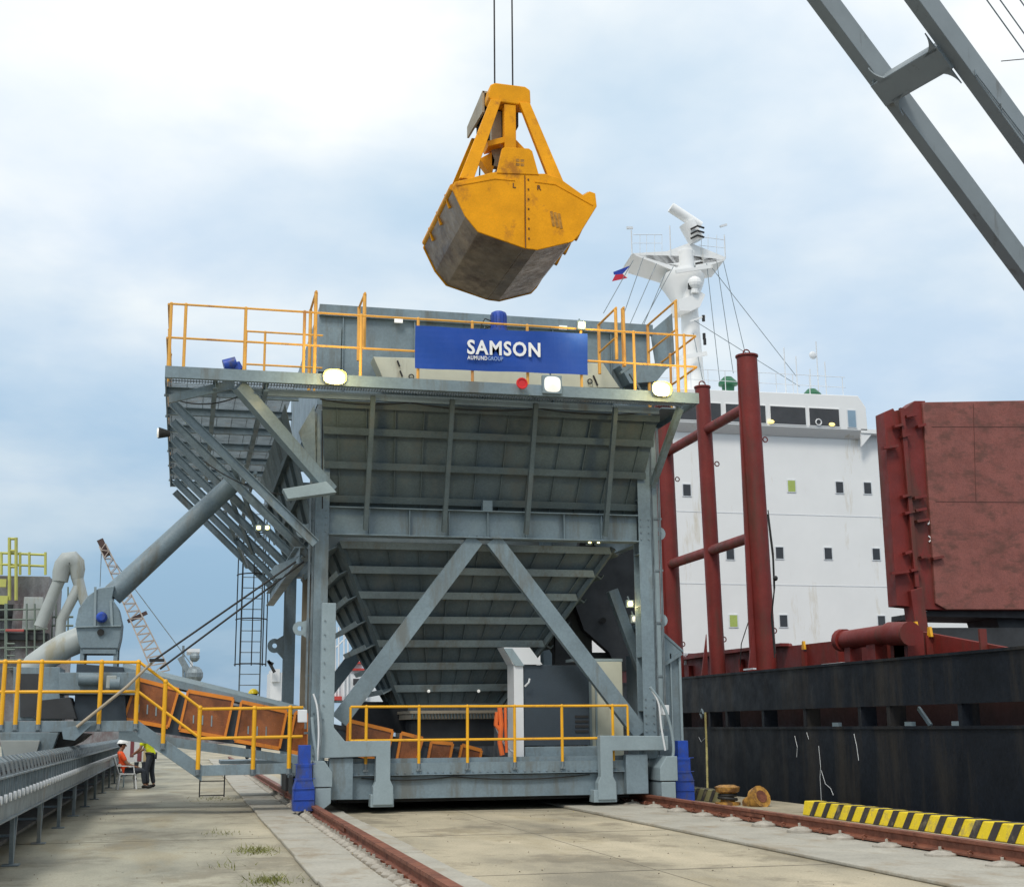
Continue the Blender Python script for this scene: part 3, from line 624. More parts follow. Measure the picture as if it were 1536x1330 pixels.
# ---- railings
def railing(base,h,posts,mt,par,mids=(.55,),r=.026,pr=.03,ends=(False,False),drop=.12,up=(0,0,1)):
    """base: list of base points; posts: list of base points"""
    base=[V(b) for b in base]; mb=MB()
    for f in (1.0,)+tuple(mids): mb.tube([b+V((0,0,h*f)) for b in base],r,8)
    for k,e_ in enumerate(ends):
        if e_: b=base[0] if k==0 else base[-1]; f=min(mids); mb.tube([b+V((0,0,h*f)),b+V((0,0,h))],r,8)
    ro=mb.build('railing',mt,par,smooth=True)
    for p in posts:
        p=V(p); q=MB(); q.tube([p+V((0,0,-drop*.2)),p+V((0,0,h+.01))],pr,8); q.ball(p+V((0,0,h)),pr*1.25,n=8,m=5); o=q.build('post',mt,ro,smooth=True)
        s_=MB(); s_.box((p.x-.05,p.y-.02,p.z-drop-.02),(p.x+.05,p.y+.03,p.z-drop+.02)); s_.tube([p+V((0,0,-drop)),p],pr*1.05,8); s_.build('post_foot',galv,ro)
    return ro
ry=25.43; zb=8.27; hh=1.24
railing([(-.55,ry,zb),(10.05,ry,zb)],hh,[(x,ry,zb) for x in (-.52,-.25,.87,1.99,3.09,4.22,5.31,6.44,7.56,8.69,9.79)],ora,H,mids=(.465,),r=.022)
railing([(-.57,ry+.03,zb),(-.57,37.1,zb)],hh,[(-.57,y,zb) for y in (27.2,29.1,31,32.9,34.8,36.9)],ora,H,mids=(.465,),r=.022)
railing([(10.05,ry+.03,zb),(10.05,35.8,zb)],hh,[(10.02,y,zb) for y in (26.9,28.6,30.4,32.2,34.0,35.7)],ora,H,mids=(.465,),r=.022)
railing([(.93,26.5,8.2),(2.45,26.5,8.2)],1.17,[(.93,26.5,8.2),(1.3,26.5,8.2),(2.3,26.5,8.2)],ora,H,mids=(.42,),r=.02,pr=.024)
def gate(x,y0,y1,zt,zbot,mid=True):
    mb=MB(); mb.tube([(x,y0,zt),(x,y1,zt)],.024,8); 
    if mid: mb.tube([(x,y0,zt-.62),(x,y1,zt-.62)],.022,8)
    ro=mb.build('access_handrail',ora,H,smooth=True)
    for y in (y0+.05,y1-.05): 
        MB().tube([(x,y,zbot),(x,y,zt)],.036,8).build('post',ora,ro,smooth=True)
gate(2.22,25.6,26.9,10.0,8.3,False); gate(3.18,25.6,26.6,10.03,8.9,False); gate(8.42,25.7,27.0,10.1,9.0); gate(9.75,25.7,27.6,10.35,8.3); gate(8.62,25.8,25.95,10.15,8.9,False)
# lower railing
railing([(3.17,26.84,.92),(8.82,26.84,.92)],1.09,[(x,26.84,.92) for x in (3.48,4.52,5.49,6.45,7.43,8.5)],yel,H,mids=(.41,),r=.025,ends=(True,True))
# caged ladder at the back
mb=MB(); x0,x1,yl=1.44,1.98,37.6
zt,zl=7.9,1.4
for x in (x0,x1): mb.box((x-.02,yl-.03,zl),(x+.02,yl+.03,zt))
z=zl+.2
while z<zt: mb.tube([(x0,yl,z),(x1,yl,z)],.013,6); z+=.29
lad=mb.build('access_ladder',galv,H)
mb=MB(); 
for z in (3.3,4.5,5.7,6.8):
    pts=[V(((x0+x1)/2+.42*math.cos(a),yl-.05-.62*math.sin(a),z)) for a in [math.pi*k/12 for k in range(13)]]; mb.tube(pts,.018,6)
for k in (1,3,6,9,11):
    a=math.pi*k/12; mb.bar(((x0+x1)/2+.42*math.cos(a),yl-.05-.62*math.sin(a),3.25),((x0+x1)/2+.42*math.cos(a),yl-.05-.62*math.sin(a),6.85),.03,.012)
mb.build('safety_cage',blackG,lad)
# bolt groups, sagging cables
def bolts(cx_,cz_,y,nx_,nz_,dx,dz,par=H):
    mb=MB()
    for i in range(nx_):
        for j in range(nz_): mb.tube([(cx_+i*dx,y,cz_+j*dz),(cx_+i*dx,y-.022,cz_+j*dz)],.016,6)
    mb.build('bolt_group',galv,par)
bolts(LX0+.05,5.46,FY-.001,2,4,.17,.14); bolts(RX0+.05,5.46,FY-.001,2,4,.17,.14)
bolts(3.2,.75,26.859,40,1,.15,.1); bolts(5.75,5.46,FY-.031+.03+.11,3,1,.14,.1)
bolts(LX0+.05,1.1,FY-.001,2,6,.17,.16); bolts(RX0+.05,1.5,FY-.001,2,5,.17,.16); bolts(2.62,1.5,26.615,1,9,.1,.27)
def cable(a,b,sag,r_=.013,m_=None):
    a=V(a);b=V(b); MB().tube([lerp(a,b,k/10)-V((0,0,sag*4*(k/10)*(1-k/10))) for k in range(11)],r_,6).build('hanging_cable',m_ or blackG,H,smooth=True)
cable((2.4,26.3,8.0),(4.2,26.3,8.02),.07); cable((4.2,26.3,8.02),(6.9,26.3,8.02),.10); cable((6.9,26.3,8.02),(9.3,26.3,8.05),.08)
cable((-.3,26.6,7.9),(.9,26.2,8.0),.12); cable((.2,28,7.0),(1.9,27.2,6.2),.15); cable((2.5,26.85,7.9),(2.55,26.9,5.9),.0); cable((3.4,26.86,.66),(5.2,26.86,.66),.05); cable((5.2,26.86,.66),(8.0,26.86,.66),.07)
cable((6.2,27.4,1.6),(6.62,27.5,1.1),.12,.02,plasW)
MB().prism([at(515,1052,31),at(612,1052,31),at(612,1100,31),at(515,1090,31)],(0,.4,0)).build('tail_box',dark,H)
# ---- things standing on the base platform
t=thing('equipment_cabinet','navy blue power pack cabinet with sloping white hood on the lower platform','cabinet',(7.5,28,.93))
MB().box((6.86,27.7,1.22),(8.27,28.25,2.86)).build('cabinet_body',navy,t,bevel=.01)
MB().box((6.64,27.66,.93),(6.84,28.25,2.9)).build('cabinet_side',plasW,t)
mb=MB(); mb.quad((6.62,27.64,2.87),(7.25,27.64,2.87),(6.98,27.64,3.22),(6.42,27.64,3.22),(0,.6,.02)) ; mb.build('cabinet_hood',plasW,t)
MB().prism([(6.42,27.62,3.2),(6.6,27.62,3.2),(6.86,27.62,2.84),(6.66,27.62,2.84)],(0,.02,0)).build('hood_edge',steelL,t)
MB().box((6.86,27.55,.94),(8.5,28.2,1.2)).build('plinth',steel,t,bevel=.01)
mb=MB(); 
for z in (1.78,1.68,1.58,1.48): mb.box((7.95,27.68,z),(8.24,27.699,z+.05))
mb.build('louvre',blackG,t)
mb=MB(); mb.tube([(6.86,27.6,2.42),(6.93,27.55,2.5),(6.95,27.55,2.58)],.02,6); mb.build('handle',plasW,t)
t=thing('equipment_cabinet','tall cream electrical cabinet standing behind the right-hand diagonal brace','cabinet',(8.8,28.2,.93))
MB().box((8.30,28.05,.95),(9.12,28.7,2.95)).build('cabinet_body',cream,t,bevel=.01)
mb=MB(); mb.box((8.30,28.02,1.0),(8.42,28.045,2.9)); mb.box((8.5,28.02,1.0),(8.54,28.045,2.9)); mb.build('door_frame',steelL,t)
MB().box((8.05,28.1,2.96),(9.15,28.7,3.02)).build('cabinet_roof',steelL,t)
mb=MB(); [mb.ball((8.33,28.01,z),.03) for z in (2.7,2.5)]; mb.build('knob',blackG,t)
c=V((6.25,27.3,.95)); mb=MB()
mb.tube([c+V((0,0,1.05)),c+V((.03,-.02,.7)),c+V((.0,0,.35)),c+V((.05,0,.1))],.05,8); mb.tube([c+V((.12,0,1.05)),c+V((.12,-.02,.6)),c+V((.14,0,.15))],.03,8); mb.tube([c+V((-.05,0,.95)),c+V((-.08,0,.7)),c+V((0,0,.6))],.045,8)
o=mb.build('hose_bundle',mat('orange_hose',(.8,.16,.03),.6,var=.1),smooth=True); o['label']='orange hose bundle hanging beside the white side of the navy cabinet'; o['category']='hose'
# ---- banner
B=thing('company_banner','blue banner reading SAMSON hung on the upper deck railing','banner',(5.9,25.37,8.9))
zt0,zt1,zb0,zb1=9.345,9.35,8.49,8.545
mb=MB(); nx=40; nz=8; vs=[]; 
for j in range(nz+1):
    for i in range(nx+1):
        u=i/nx; v_=j/nz; vs.append(V((4.15+u*3.53,25.37+.016*math.sin(u*19+v_*3)+.014*math.sin(u*7+v_*5)-.01*v_,8.485+.05*u+v_*.86)))
fs=[(j*(nx+1)+i,j*(nx+1)+i+1,(j+1)*(nx+1)+i+1,(j+1)*(nx+1)+i) for j in range(nz) for i in range(nx)]
bo=mb.add(vs,fs).build('banner_cloth',blueB,B); so_=bo.modifiers.new('solid','SOLIDIFY'); so_.thickness=.004
text('SAMSON',.40,(5.18,25.325,8.83),(1,0,.012),(0,0,1),whiteT,B,offs=.0105,width=1.50,sp=1.12)
text('AUMUND',.115,(5.19,25.325,8.71),(1,0,.012),(0,0,1),whiteT,B,offs=.0015,width=.40,sp=1.15)
text('GROUP',.115,(5.60,25.325,8.715),(1,0,.012),(0,0,1),mat('pale_blue_lettering',(.35,.5,.8),.6),B,offs=0,width=.31,sp=1.05)
# ================================================================== BOOM CONVEYOR with head station and walkway
BC=thing('boom_conveyor','grey enclosed boom conveyor with amber side windows, pipe and yellow-railed walkway','conveyor',(-1,29,1))
BY=29.2
def pbox(pts,y0,y1,name,m,par=BC,bev=0): return MB().prism([at(x,y_,y0) for x,y_ in pts],(0,y1-y0,0)).build(name,m,par,bevel=bev)
# long enclosed casing sloping down to the right, continues below the hopper outlet
pL,pR=at(200,1052,BY),at(735,1152,BY)
sl_=(pR.z-pL.z)/(pR.x-pL.x)
def cz(x,o): return pL.z+(x-pL.x)*sl_+o
xa,xb=pL.x-.25,pR.x+.1
MB().prism([(xa,BY,cz(xa,-.55)),(xb,BY,cz(xb,-.28)),(xb,BY,cz(xb,.22)),(xa,BY,cz(xa,.34))],(0,1.3,0)).build('conveyor_casing',navy,BC)
# rounded cover roof
xr=at(462,1055,BY).x
MB().prism([(xa,BY-.06,cz(xa,.66)),(xr,BY-.06,cz(xr,.45)),(xr,BY-.06,cz(xr,.33)),(xa,BY-.06,cz(xa,.47))],(0,1.42,0)).build('cover_roof',steel,BC,bevel=.01)
MB().prism([(xa,BY+.25,cz(xa,.76)),(xr,BY+.25,cz(xr,.55)),(xr,BY+.1,cz(xr,.451)),(xa,BY+.1,cz(xa,.661))],(0,.8,0)).build('cover_top',steelL,BC,bevel=.02)
MB().prism([(xr,BY-.02,cz(xr,.32)),(xb,BY-.02,cz(xb,.26)),(xb,BY-.02,cz(xb,.20)),(xr,BY-.02,cz(xr,.22))],(0,1.3,0)).build('top_rail',dark,BC)
MB().prism([(xa,BY-.12,cz(xa,-.60)),(xb,BY-.12,cz(xb,-.34)),(xb,BY-.12,cz(xb,-.46)),(xa,BY-.12,cz(xa,-.80))],(0,.1,0)).build('lower_chord',steel,BC)
# windows: leaning parallelograms
wins=[((206,1018),(268,1034),(252,1090),(186,1078)),((282,1036),(350,1048),(337,1106),(269,1094)),((362,1052),(430,1067),(419,1122),(352,1110)),((443,1068),(462,1072),(462,1132),(432,1126)),((522,1080),(589,1096),(579,1142),(520,1128)),((602,1099),(634,1107),(622,1150),(594,1145)),((647,1112),(679,1115),(672,1150),(640,1148)),((693,1117),(722,1125),(718,1150),(686,1150))]
for i,wq in enumerate(wins):
    p=[at(x,y_,BY-.07) for x,y_ in wq]; mb=MB()
    for k in range(4): mb.bar(p[k],p[(k+1)%4],.05,.075)
    f=mb.build('window_frame',oraF,BC); c=sum(p,V())/4
    MB().prism([c+(q-c)*.97 for q in p],(0,.015,0)).build('window_panel',amber,f)
    if i in (0,1,2):
        mb=MB()
        for k in range(3): q=lerp(lerp(p[3],p[0],.22),lerp(p[2],p[1],.22),.25+.2*k); mb.box((q.x,q.y-.012,q.z),(q.x+.025,q.y-.004,q.z+.16+.03*k))
        mb.build('handle',steelL,f)
# pipe from hopper to fan, then down to the quay belt
a=at(352,722,29.6); b=at(168,893,29.6)
MB().tube([a,b],[.205,.235],24).build('dust_pipe',steel,BC,smooth=True)
# fan casing (snail drum)
c=at(149,938,29.3); mb=MB(); pr=[]
for k in range(15):
    t_=math.pi*(k/14)*1.12-.2; pr.append(c+V((-.45*math.cos(math.pi-t_)*1.0,0,.42*math.sin(t_)+.05)))
pr=[at(x,y_,29.2) for x,y_ in ((118,965),(113,935),(118,912),(131,894),(148,882),(172,878),(168,897),(178,912),(183,935),(181,955),(177,972),(121,972))]
fc=MB().prism(pr,(0,.85,0)).build('fan_casing',steel,BC,bevel=.015)
mb=MB(); mb.bar(at(112,940,29.17),at(182,938,29.17),.05,.025); mb.bar(at(143,880,29.17),at(142,940,29.17),.05,.02); mb.bar(at(166,900,29.17),at(168,940,29.17),.05,.02); mb.build('casing_flange',steelL,fc)
p=at(153,926,29.15); MB().tube([p+V((0,-.18,0)),p+V((0,-.14,0)),p+V((0,.02,0))],[.07,.11,.11],16).build('fan_motor',blue,fc,smooth=True)
MB().tube([at(151,948,29.185),at(151,948,29.15)],.07,14).build('inspection_hole',blackG,fc)
# outlet elbow
MB().tube([at(122,958,29.6),at(98,968,29.6),at(78,980,29.6),at(52,998,29.6),at(44,1012,29.6)],[.27,.27,.27,.26,.26],20).build('outlet_pipe',pipeG,BC,smooth=True)
mb=MB()
for px in (124,174): q=at(px,972,29.3); mb.box((q.x-.04,29.25,2.6),(q.x+.04,29.35,q.z)); mb.box((q.x-.04,30,2.6),(q.x+.04,30.1,q.z))
q0=at(124,973,29.2); q1=at(174,973,29.2); mb.box((q0.x,29.22,q0.z-.09),(q1.x,29.3,q0.z)); mb.box((q0.x,29.9,q0.z-.09),(q1.x,30,q0.z)); mb.build('fan_stand',steel,BC)
# head station box under the fan and its discharge chute
def fb(pts,y0,y1,name,m,bev=.01): return pbox(pts,y0,y1,name,m,BC,bev)
fb([(88,1008),(205,1008),(205,1042),(88,1040)],28.8,30.2,'head_box',steel)
fb([(20,1000),(90,1000),(90,1080),(20,1080)],28.9,30.2,'head_box',steel)
fb([(30,1010),(58,1010),(58,1075),(30,1075)],28.85,28.895,'head_door',dark,0)
fb([(115,995),(185,1000),(190,1085),(110,1085)],28.95,30,'head_box',navy)
mb=MB(); mb.tube([at(118,1018,28.7),at(150,1018,28.7)],.13,12); mb.tube([at(165,1025,28.6),at(180,1025,28.6)],.14,12); mb.build('gear_motor',steel,BC,smooth=True)
mb=MB(); mb.box((at(160,1020,28.6).x,28.5,at(160,1032,28.6).z),(at(175,1020,28.6).x,28.55,at(160,1013,28.6).z)); mb.build('motor_guard',pipeG,BC,bevel=.01)
fb([(60,1050),(105,1045),(115,1078),(50,1078)],28.6,29.5,'drive_bracket',dark)
fb([(0,1098),(88,1098),(70,1148),(4,1148)],28.7,30.6,'discharge_chute',steel)
fb([(0,1110),(60,1110),(52,1140),(8,1140)],28.62,28.698,'chute_wear_plate',pipeG)
fb([(75,1095),(135,1100),(120,1112),(62,1140)],29,30,'chute_skirt',blackG)
# walkway: upper level, sloping part, lower level
wy0,wy1=27.4,28.5
pts=[V((-3.6,wy0,1.78)),V((-.83,wy0,1.78)),V((.40,wy0,.93)),V((2.2,wy0,.95))]
mb=MB()
for i in range(3):
    a,b=pts[i],pts[i+1]; h=.2 if i!=1 else .30
    mb.prism([a,b,b-V((0,0,h)),a-V((0,0,h))],(0,.04,0)); mb.prism([a+V((0,.04,-.02)),b+V((0,.04,-.02)),b+V((0,.04,-.05)),a+V((0,.04,-.05))],(0,.62,0))
mb.build('walkway_beam',steel,BC,bevel=.006)
mb=MB(); 
for x in (.25,.9): pass
q0,q1=at(300,1166,27.5),at(337,1166,27.5)
for x in (q0.x,q1.x): mb.box((x-.012,27.5,.33),(x+.012,27.53,.75))
for z in (.35,.62): mb.box((q0.x,27.5,z),(q1.x,27.52,z+.02))
mb.build('hanging_step',MATS['black_rubber'],BC)
MB().prism([at(92,1092,27.3),at(142,1082,27.3),at(112,1110,27.3),at(95,1108,27.3)],(0,.06,0)).build('tie_rod_plate',steel,BC)
bp=[V((-3.5,wy0-.03,1.72)),V((-.85,wy0-.03,1.72)),V((.35,wy0-.03,.83)),V((2.30,wy0-.03,.85))]
def interp(x):
    for i in range(3):
        if bp[i].x<=x<=bp[i+1].x: return lerp(bp[i],bp[i+1],(x-bp[i].x)/(bp[i+1].x-bp[i].x))
railing(bp,1.16,[interp(x) for x in (-3.30,-3.05,-2.64,-1.55,-.87,-.35,.32,1.36,2.05)],yel,BC,mids=(.52,),r=.03,pr=.042,drop=.1)
for (x,y_) in ((272,1024),(330,1036)): pass
# tie rods
mb=MB()
mb.tube([at(228,992,27.25),at(444,842,27.1)],.022,6); mb.tube([at(240,1003,27.45),at(456,842,27.3)],.022,6); 
mb.build('tie_rod',blackG,BC)
MB().tube([at(115,1090,27.25),at(190,1030,27.25),at(228,993,27.25)],[.03,.03,.025],8).build('tie_rod_end',beige,BC)
mb=MB(); c=at(412,856,27.3); mb.prism([at(432,840,27.3),at(412,838+10,27.3),at(405,857,27.3),at(414,868,27.3),at(424,866,27.3),at(450,832,27.3)],(0,.06,0)); mb.build('rod_anchor',steel,BC)
mb=MB(); mb.box((at(232,990,27.2).x-.1,27.15,at(232,990,27.2).z-.02),(at(240,990,27.2).x+.08,27.35,at(232,990,27.2).z+.03)); mb.build('rod_clamp',blackG,BC)
# ================================================================== QUAY BELT CONVEYOR (runs along the quay)
Q=thing('quay_conveyor','galvanised trough belt conveyor with curved idlers on slim legs along the left edge','belt conveyor',(-2.6,25,0))
mb=MB(); Q0,Q1=10.,58.
for X in (-1.93,-3.5):
    mb.box((X-.012,Q0,.62),(X+.012,Q1,.80)); mb.box((X-.07,Q0,.80),(X+.03,Q1,.815)); mb.box((X-.06,Q0,.605),(X+.05,Q1,.62))
mb.build('stringer',galv,Q)
MB().box((-3.3,Q0,1.03),(-2.15,Q1,1.05)).build('conveyor_belt',blackG,Q)
leg0=idl0=None; y=11.5
while y<56:
    if leg0 is None:
        mb=MB(); 
        for X in (-1.96,-3.46): mb.bar((X,y-.18,.62),(X,y,.01),.05,.05); mb.bar((X,y+.18,.62),(X,y+.02,.01),.05,.05); mb.box((X-.1,y-.1,0.004),(X+.1,y+.1,.02))
        mb.bar((-1.96,y,.35),(-3.46,y,.35),.04,.04)
        leg0=mb.build('leg',galv,Q); ly=y
    else: c=leg0.copy(); COL.objects.link(c); c.parent=Q; c.location=(0,y-ly,0)
    y+=3.3
y=Q0+.2; n_=0
while n_<99 and y<58:
    if idl0 is None:
        mb=MB(); mb.box((-1.99,y-.03,.815),(-1.93,y+.03,1.10)); mb.box((-3.5,y-.03,.815),(-3.44,y+.03,1.10))
        pts=[V((-1.95,y,1.10)),V((-1.98,y,1.22)),V((-2.06,y,1.28)),V((-2.16,y,1.26)),V((-2.28,y,1.16)),V((-2.42,y,1.04))]
        for i in range(5): mb.bar(pts[i],pts[i+1],.20,.03,(0,1,0)) if False else mb.prism([pts[i]+V((0,-.13,0)),pts[i]+V((0,.13,0)),pts[i+1]+V((0,.13,0)),pts[i+1]+V((0,-.13,0))],(-.006,0,.03))
        mb.box((-2.02,y-.16,1.08),(-1.90,y+.16,1.10)); mb.bar((-1.95,y+.05,1.08),(-1.95,y+.05,.82),.09,.02)
        idl0=mb.build('idler',galv,Q); iy=y
        r_=MB(); r_.tube([(-1.91,y+.2,.86),(-1.88,y+.2,.86)],.05,10); rl0=r_.build('idler_cap',whiteT,idl0,smooth=True)
    else:
        c=idl0.copy(); COL.objects.link(c); c.parent=Q; c.location=(0,y-iy,0); k=rl0.copy(); COL.objects.link(k); k.parent=c
    y+=.44; n_+=1
MB().box((-3.4,Q0,.3),(-2.0,Q1,.34)).build('return_belt',blackG,Q)
MB().box((-3.56,Q0,.0),(-3.53,Q1,.95)).build('shade_skirt',dark,Q)  # dark plate added to keep the ground under the belt in shade
# ================================================================== GRAB
G=thing('grab_bucket','yellow clamshell grab bucket hanging closed on two steel ropes above the hopper','grab bucket',(7.2,30,13))
GY0,GY1=28.6,32.5
seam_t=V((7.22,0,14.05)); seam_b=V((7.2,0,12.33))
Lp=[(5.50,13.62),(5.56,13.80),(5.78,13.88),(6.45,14.12),(6.95,14.18),(7.23,14.16),(7.19,12.33),(6.10,12.64),(5.80,13.0)]
Rp=[(7.23,14.16),(7.70,14.20),(8.05,14.12),(8.62,13.75),(8.78,13.86),(8.92,13.82),(8.95,13.50),(8.5,12.75),(8.35,12.58),(7.5,12.31),(7.19,12.33)]
for nm,P in (('shell',Lp),('shell',Rp)):
    inner=[(x+(.03 if x<7.1 else -.03 if x>7.4 else 0),z+.012) for x,z in P]
    o=MB().prism([V((x,GY0+.02,z)) for x,z in inner],(0,GY1-GY0-.04,0)).build(nm,grabM,G,bevel=.02)
    for y in (GY0-.03,GY1-.02): MB().prism([V((x,y,z)) for x,z in P],(0,.05,0)).build('end_plate',grabY,o,bevel=.015)
    s_=MB()
    if P is Lp: pl=[(5.60,13.72),(6.5,13.97),(6.98,13.97)]
    else: pl=[(7.45,13.98),(7.95,13.96),(8.85,13.52)]
    for i in range(2): a=V((pl[i][0],GY0-.035,pl[i][1])); b=V((pl[i+1][0],GY0-.035,pl[i+1][1])); s_.bar(a,b,.02,.035)
    s_.build('weld_ridge',grabY,o)
    k=MB(); xs=P[0][0] if P is Lp else 8.93
    if P is Lp:
        k.tube([(5.55,GY0+.1,13.72),(5.55,GY1-.1,13.72)],.09,10); 
        for y in (29.3,30.4,31.5): k.bar((5.50,y,13.78),(5.60,y,13.45),.09,.06)
    else:
        k.tube([(8.85,GY0+.1,13.66),(8.85,GY1-.1,13.66)],.09,10)
        for y in (29.4,30.4,31.2): k.bar((8.92,y,13.5),(8.66,y,12.95),.12,.07)
    k.build('lip_tube',grabY,o,smooth=True)
mb=MB(); 
for i in range(7): mb.box((7.28,GY0-.045,12.55+i*.24),(7.315,GY0-.032,12.59+i*.24))
mb.box((7.205,GY0-.045,12.34),(7.225,GY0-.031,14.1)); mb.build('seam_hinge',mat('dark_seam_rust',(.14,.06,.02),.8),G)  # dark rust brown for the seam and the letters
MB().prism([(6.55,GY0-.05,14.1),(6.68,GY0-.05,14.72),(6.75,GY0-.05,14.76),(7.32,GY0-.05,14.78),(7.40,GY0-.05,14.72),(7.55,GY0-.05,14.15)],(0,.12,0)).build('hinge_plate',grabY,G,bevel=.01)
MB().prism([(6.65,GY1,14.1),(6.75,GY1,14.7),(7.4,GY1,14.7),(7.55,GY1,14.15)],(0,.1,0)).build('hinge_plate',grabY,G,bevel=.01)
MB().box((6.75,GY0+.08,14.2),(7.4,GY1,14.65)).build('lower_sheave_block',grabM,G,bevel=.03)
# head
hd=[(6.45,16.30),(6.50,16.50),(6.62,16.56),(7.35,16.54),(7.47,16.46),(7.48,16.12),(7.40,16.05),(6.55,16.08),(6.45,16.16)]
MB().prism([V((x,28.95,z)) for x,z in hd],(0,.45,0)).build('head',grabY,G,bevel=.03)
mb=MB(); mb.prism([(6.42,29.41,16.5),(7.44,29.41,16.48),(7.40,31.2,16.42),(6.42,31.2,16.42)],(0,0,.05)); mb.prism([(6.40,29.41,16.55),(6.40,31.25,16.45),(6.40,31.25,16.15),(6.40,29.41,16.0)],(.05,0,0)); mb.build('head_hood',mat('weathered_hood_metal',(.32,.27,.19),.6,var=.25,fine=.1),G)
mb=MB(); mb.box((6.6,29.42,15.7),(7.3,31.1,16.46)); mb.build('head_sheave_box',blackG,G,bevel=.05)
for x0,x1,xx in ((6.62,5.85,-1),(7.32,8.05,1)):
    for y0,y1 in ((28.9,28.62),(31.1,32.3)):
        a=V((x0,y0,16.1)); b=V((x1 if y0<30 else x1,y1,13.95)); 
        MB().prism([a+V((-.13,0,0)),a+V((.13,0,0)),b+V((.17,0,-.02)),b+V((-.17,0,-.02))],(0,.14,0)).build('support_arm',grabY,G,bevel=.012)
mb=MB(); mb.box((6.84,28.98,14.7),(7.12,29.2,16.05)); mb.build('column',grabY,G,bevel=.012)
mb=MB(); mb.box((6.6,29.3,14.6),(6.84,29.5,16.0)); mb.build('guide_plate',MATS['weathered_hood_metal'],G)
mb=MB(); 
mb.prism([(6.45,29.0,14.95),(6.9,29.0,15.1),(6.9,29.0,15.25),(6.42,29.0,15.08)],(0,.5,0)); mb.prism([(6.3,29.3,14.75),(6.6,29.3,14.35),(6.68,29.3,14.75),(6.6,29.3,14.95)],(0,.3,0))
mb.prism([(7.15,29.2,15.3),(7.45,29.2,15.0),(7.3,29.2,14.75),(7.12,29.2,14.72)],(0,.3,0)); mb.bar((7.62,29.0,15.1),(7.9,28.9,14.62),.14,.10); mb.bar((6.1,28.9,14.05),(6.35,29.2,14.2),.3,.08)
mb.build('rope_guide',grabY,G,bevel=.01)
mb=MB(); mb.tube([(7.88,28.9,14.62),(8.08,28.8,14.15)],.02,6); mb.tube([(7.80,28.95,14.62),(8.0,28.85,14.15)],.02,6); mb.tube([(7.35,30,16.0),(7.32,30,14.6)],.018,6); mb.tube([(6.5,30,16.0),(6.45,30,14.6)],.018,6); mb.build('closing_rope',blackG,G)
x1_=at(742,120,29.6).x; x2_=at(769,120,29.6).x
for x in (x1_,x2_): MB().tube([(x,29.6,16.5),(x+.0,29.6,25.2)],.020,6).build('hoist_rope',blackG,G)
text('L',.16,(6.92,GY0-.035,13.78),(1,0,0),(0,0,1),MATS['dark_seam_rust'],G,offs=.004); text('R',.16,(7.50,GY0-.035,13.78),(1,0,0),(0,0,1),MATS['dark_seam_rust'],G,offs=.004)
sten=mat('faded_stencil_paint',(.42,.19,.02),.7,var=.5,scale=12,fine=.3)
for k in range(4):
    MB().box((7.0+k%2*.11,GY0-.054,14.42-(k//2)*.1),(7.09+k%2*.11,GY0-.051,14.49-(k//2)*.1)).build('stencil_mark',sten,G)
for k in range(3): 
    a=V((7.80+k*.09,GY0-.034,13.28-k*.02)); MB().prism([a,a+V((.07,0,0)),a+V((.13,0,-.36)),a+V((.06,0,-.37))],(0,-.004,0)).build('stencil_mark',sten,G)
# ================================================================== CRANE JIB (two box beams with cross member)
J=thing('crane_jib','grey twin-beam crane jib slanting down to the right across the top corner','crane jib',(16,32,14))
ca,sa=math.cos(R(14.4)),math.sin(R(14.4)); jx=V((ca,sa,0)); jn=V((-sa,ca,0))      # jib heading, and the sideways direction (away from us)
def onplane(px,py,off):
    P0=V((7.1,30,0))+jn*off; d=ray(px,py); t_=((P0-CC).dot(jn))/d.dot(jn); return CC+d*t_
p0=onplane(1250,20,1.0); p1=onplane(1522,385,1.0); dj=(p1-p0).normalized()
nb=V((dj.z,0,-dj.x)) ; nb=jn.cross(dj).normalized()
def jbeam(off,nm='jib_beam'):
    s0=p0+jn*(off-1.0)-dj*9.; s1=p0+jn*(off-1.0)+dj*16
    return MB().bar(s0,s1,.42,.72,nb.cross(dj).cross(dj) if False else nb).build(nm,jibM,J,bevel=.02)
b1=jbeam(1.0); b2=jbeam(-1.75)
cA=onplane(1328,135,1.0); 
mb=MB(); mb.bar(cA+jn*.12,cA-jn*2.6,.80,.60,nb); mb.build('cross_member',jibM,J,bevel=.02)
mb=MB()
for sd,off in ((1,.79),(-1,-1.54)):
    for e_ in (-1,1):
        c=cA+jn*(off-1.0); n_=8; r_=.6
        pts=[c+dj*e_*.30, ]
        arc=[c+dj*e_*(.30+r_-r_*math.cos(math.pi/2*k/n_))-jn*sd*(r_-r_*math.sin(math.pi/2*k/n_)) for k in range(n_+1)]
        # web gusset rounding the corner between beam and cross member
        poly=[c+dj*e_*.30]+[c+dj*e_*(.30+r_*(1-math.cos(a)))-jn*sd*r_*(1-math.sin(a)) for a in [math.pi/2*k/n_ for k in range(n_+1)]]
        ub=nb if nb.z<0 else -nb; MB().prism([q+ub*.24 for q in poly],ub*.06).build('corner_gusset',jibM,J)
mb=MB(); q=cA-dj*.45+nb*.3; mb.ring(q+V((.1,0,.18)),jn,.07,.02,14,6); mb.bar(q,q+V((.1,0,.12)),.05,.05); mb.build('lifting_eye',jibM,J)
for k in (0,1,2): 
    a=onplane(1490,-5,-1.5)+nb*0+dj*0; a=onplane((1480,1500,1530)[k],0,-1.4); MB().tube([a-dj*9,a+dj*8],.022,6).build('hoist_cable',galv,J)
mb=MB(); a=onplane(1463,110,-2.0); b=onplane(1540,210,-2.0); mb.tube([a,b],.018,6); 
for t_ in (.0,.5,1): mb.bar(lerp(a,b,t_)-V((0,0,.08)),lerp(a,b,t_)+V((0,0,.1)),.03,.03)
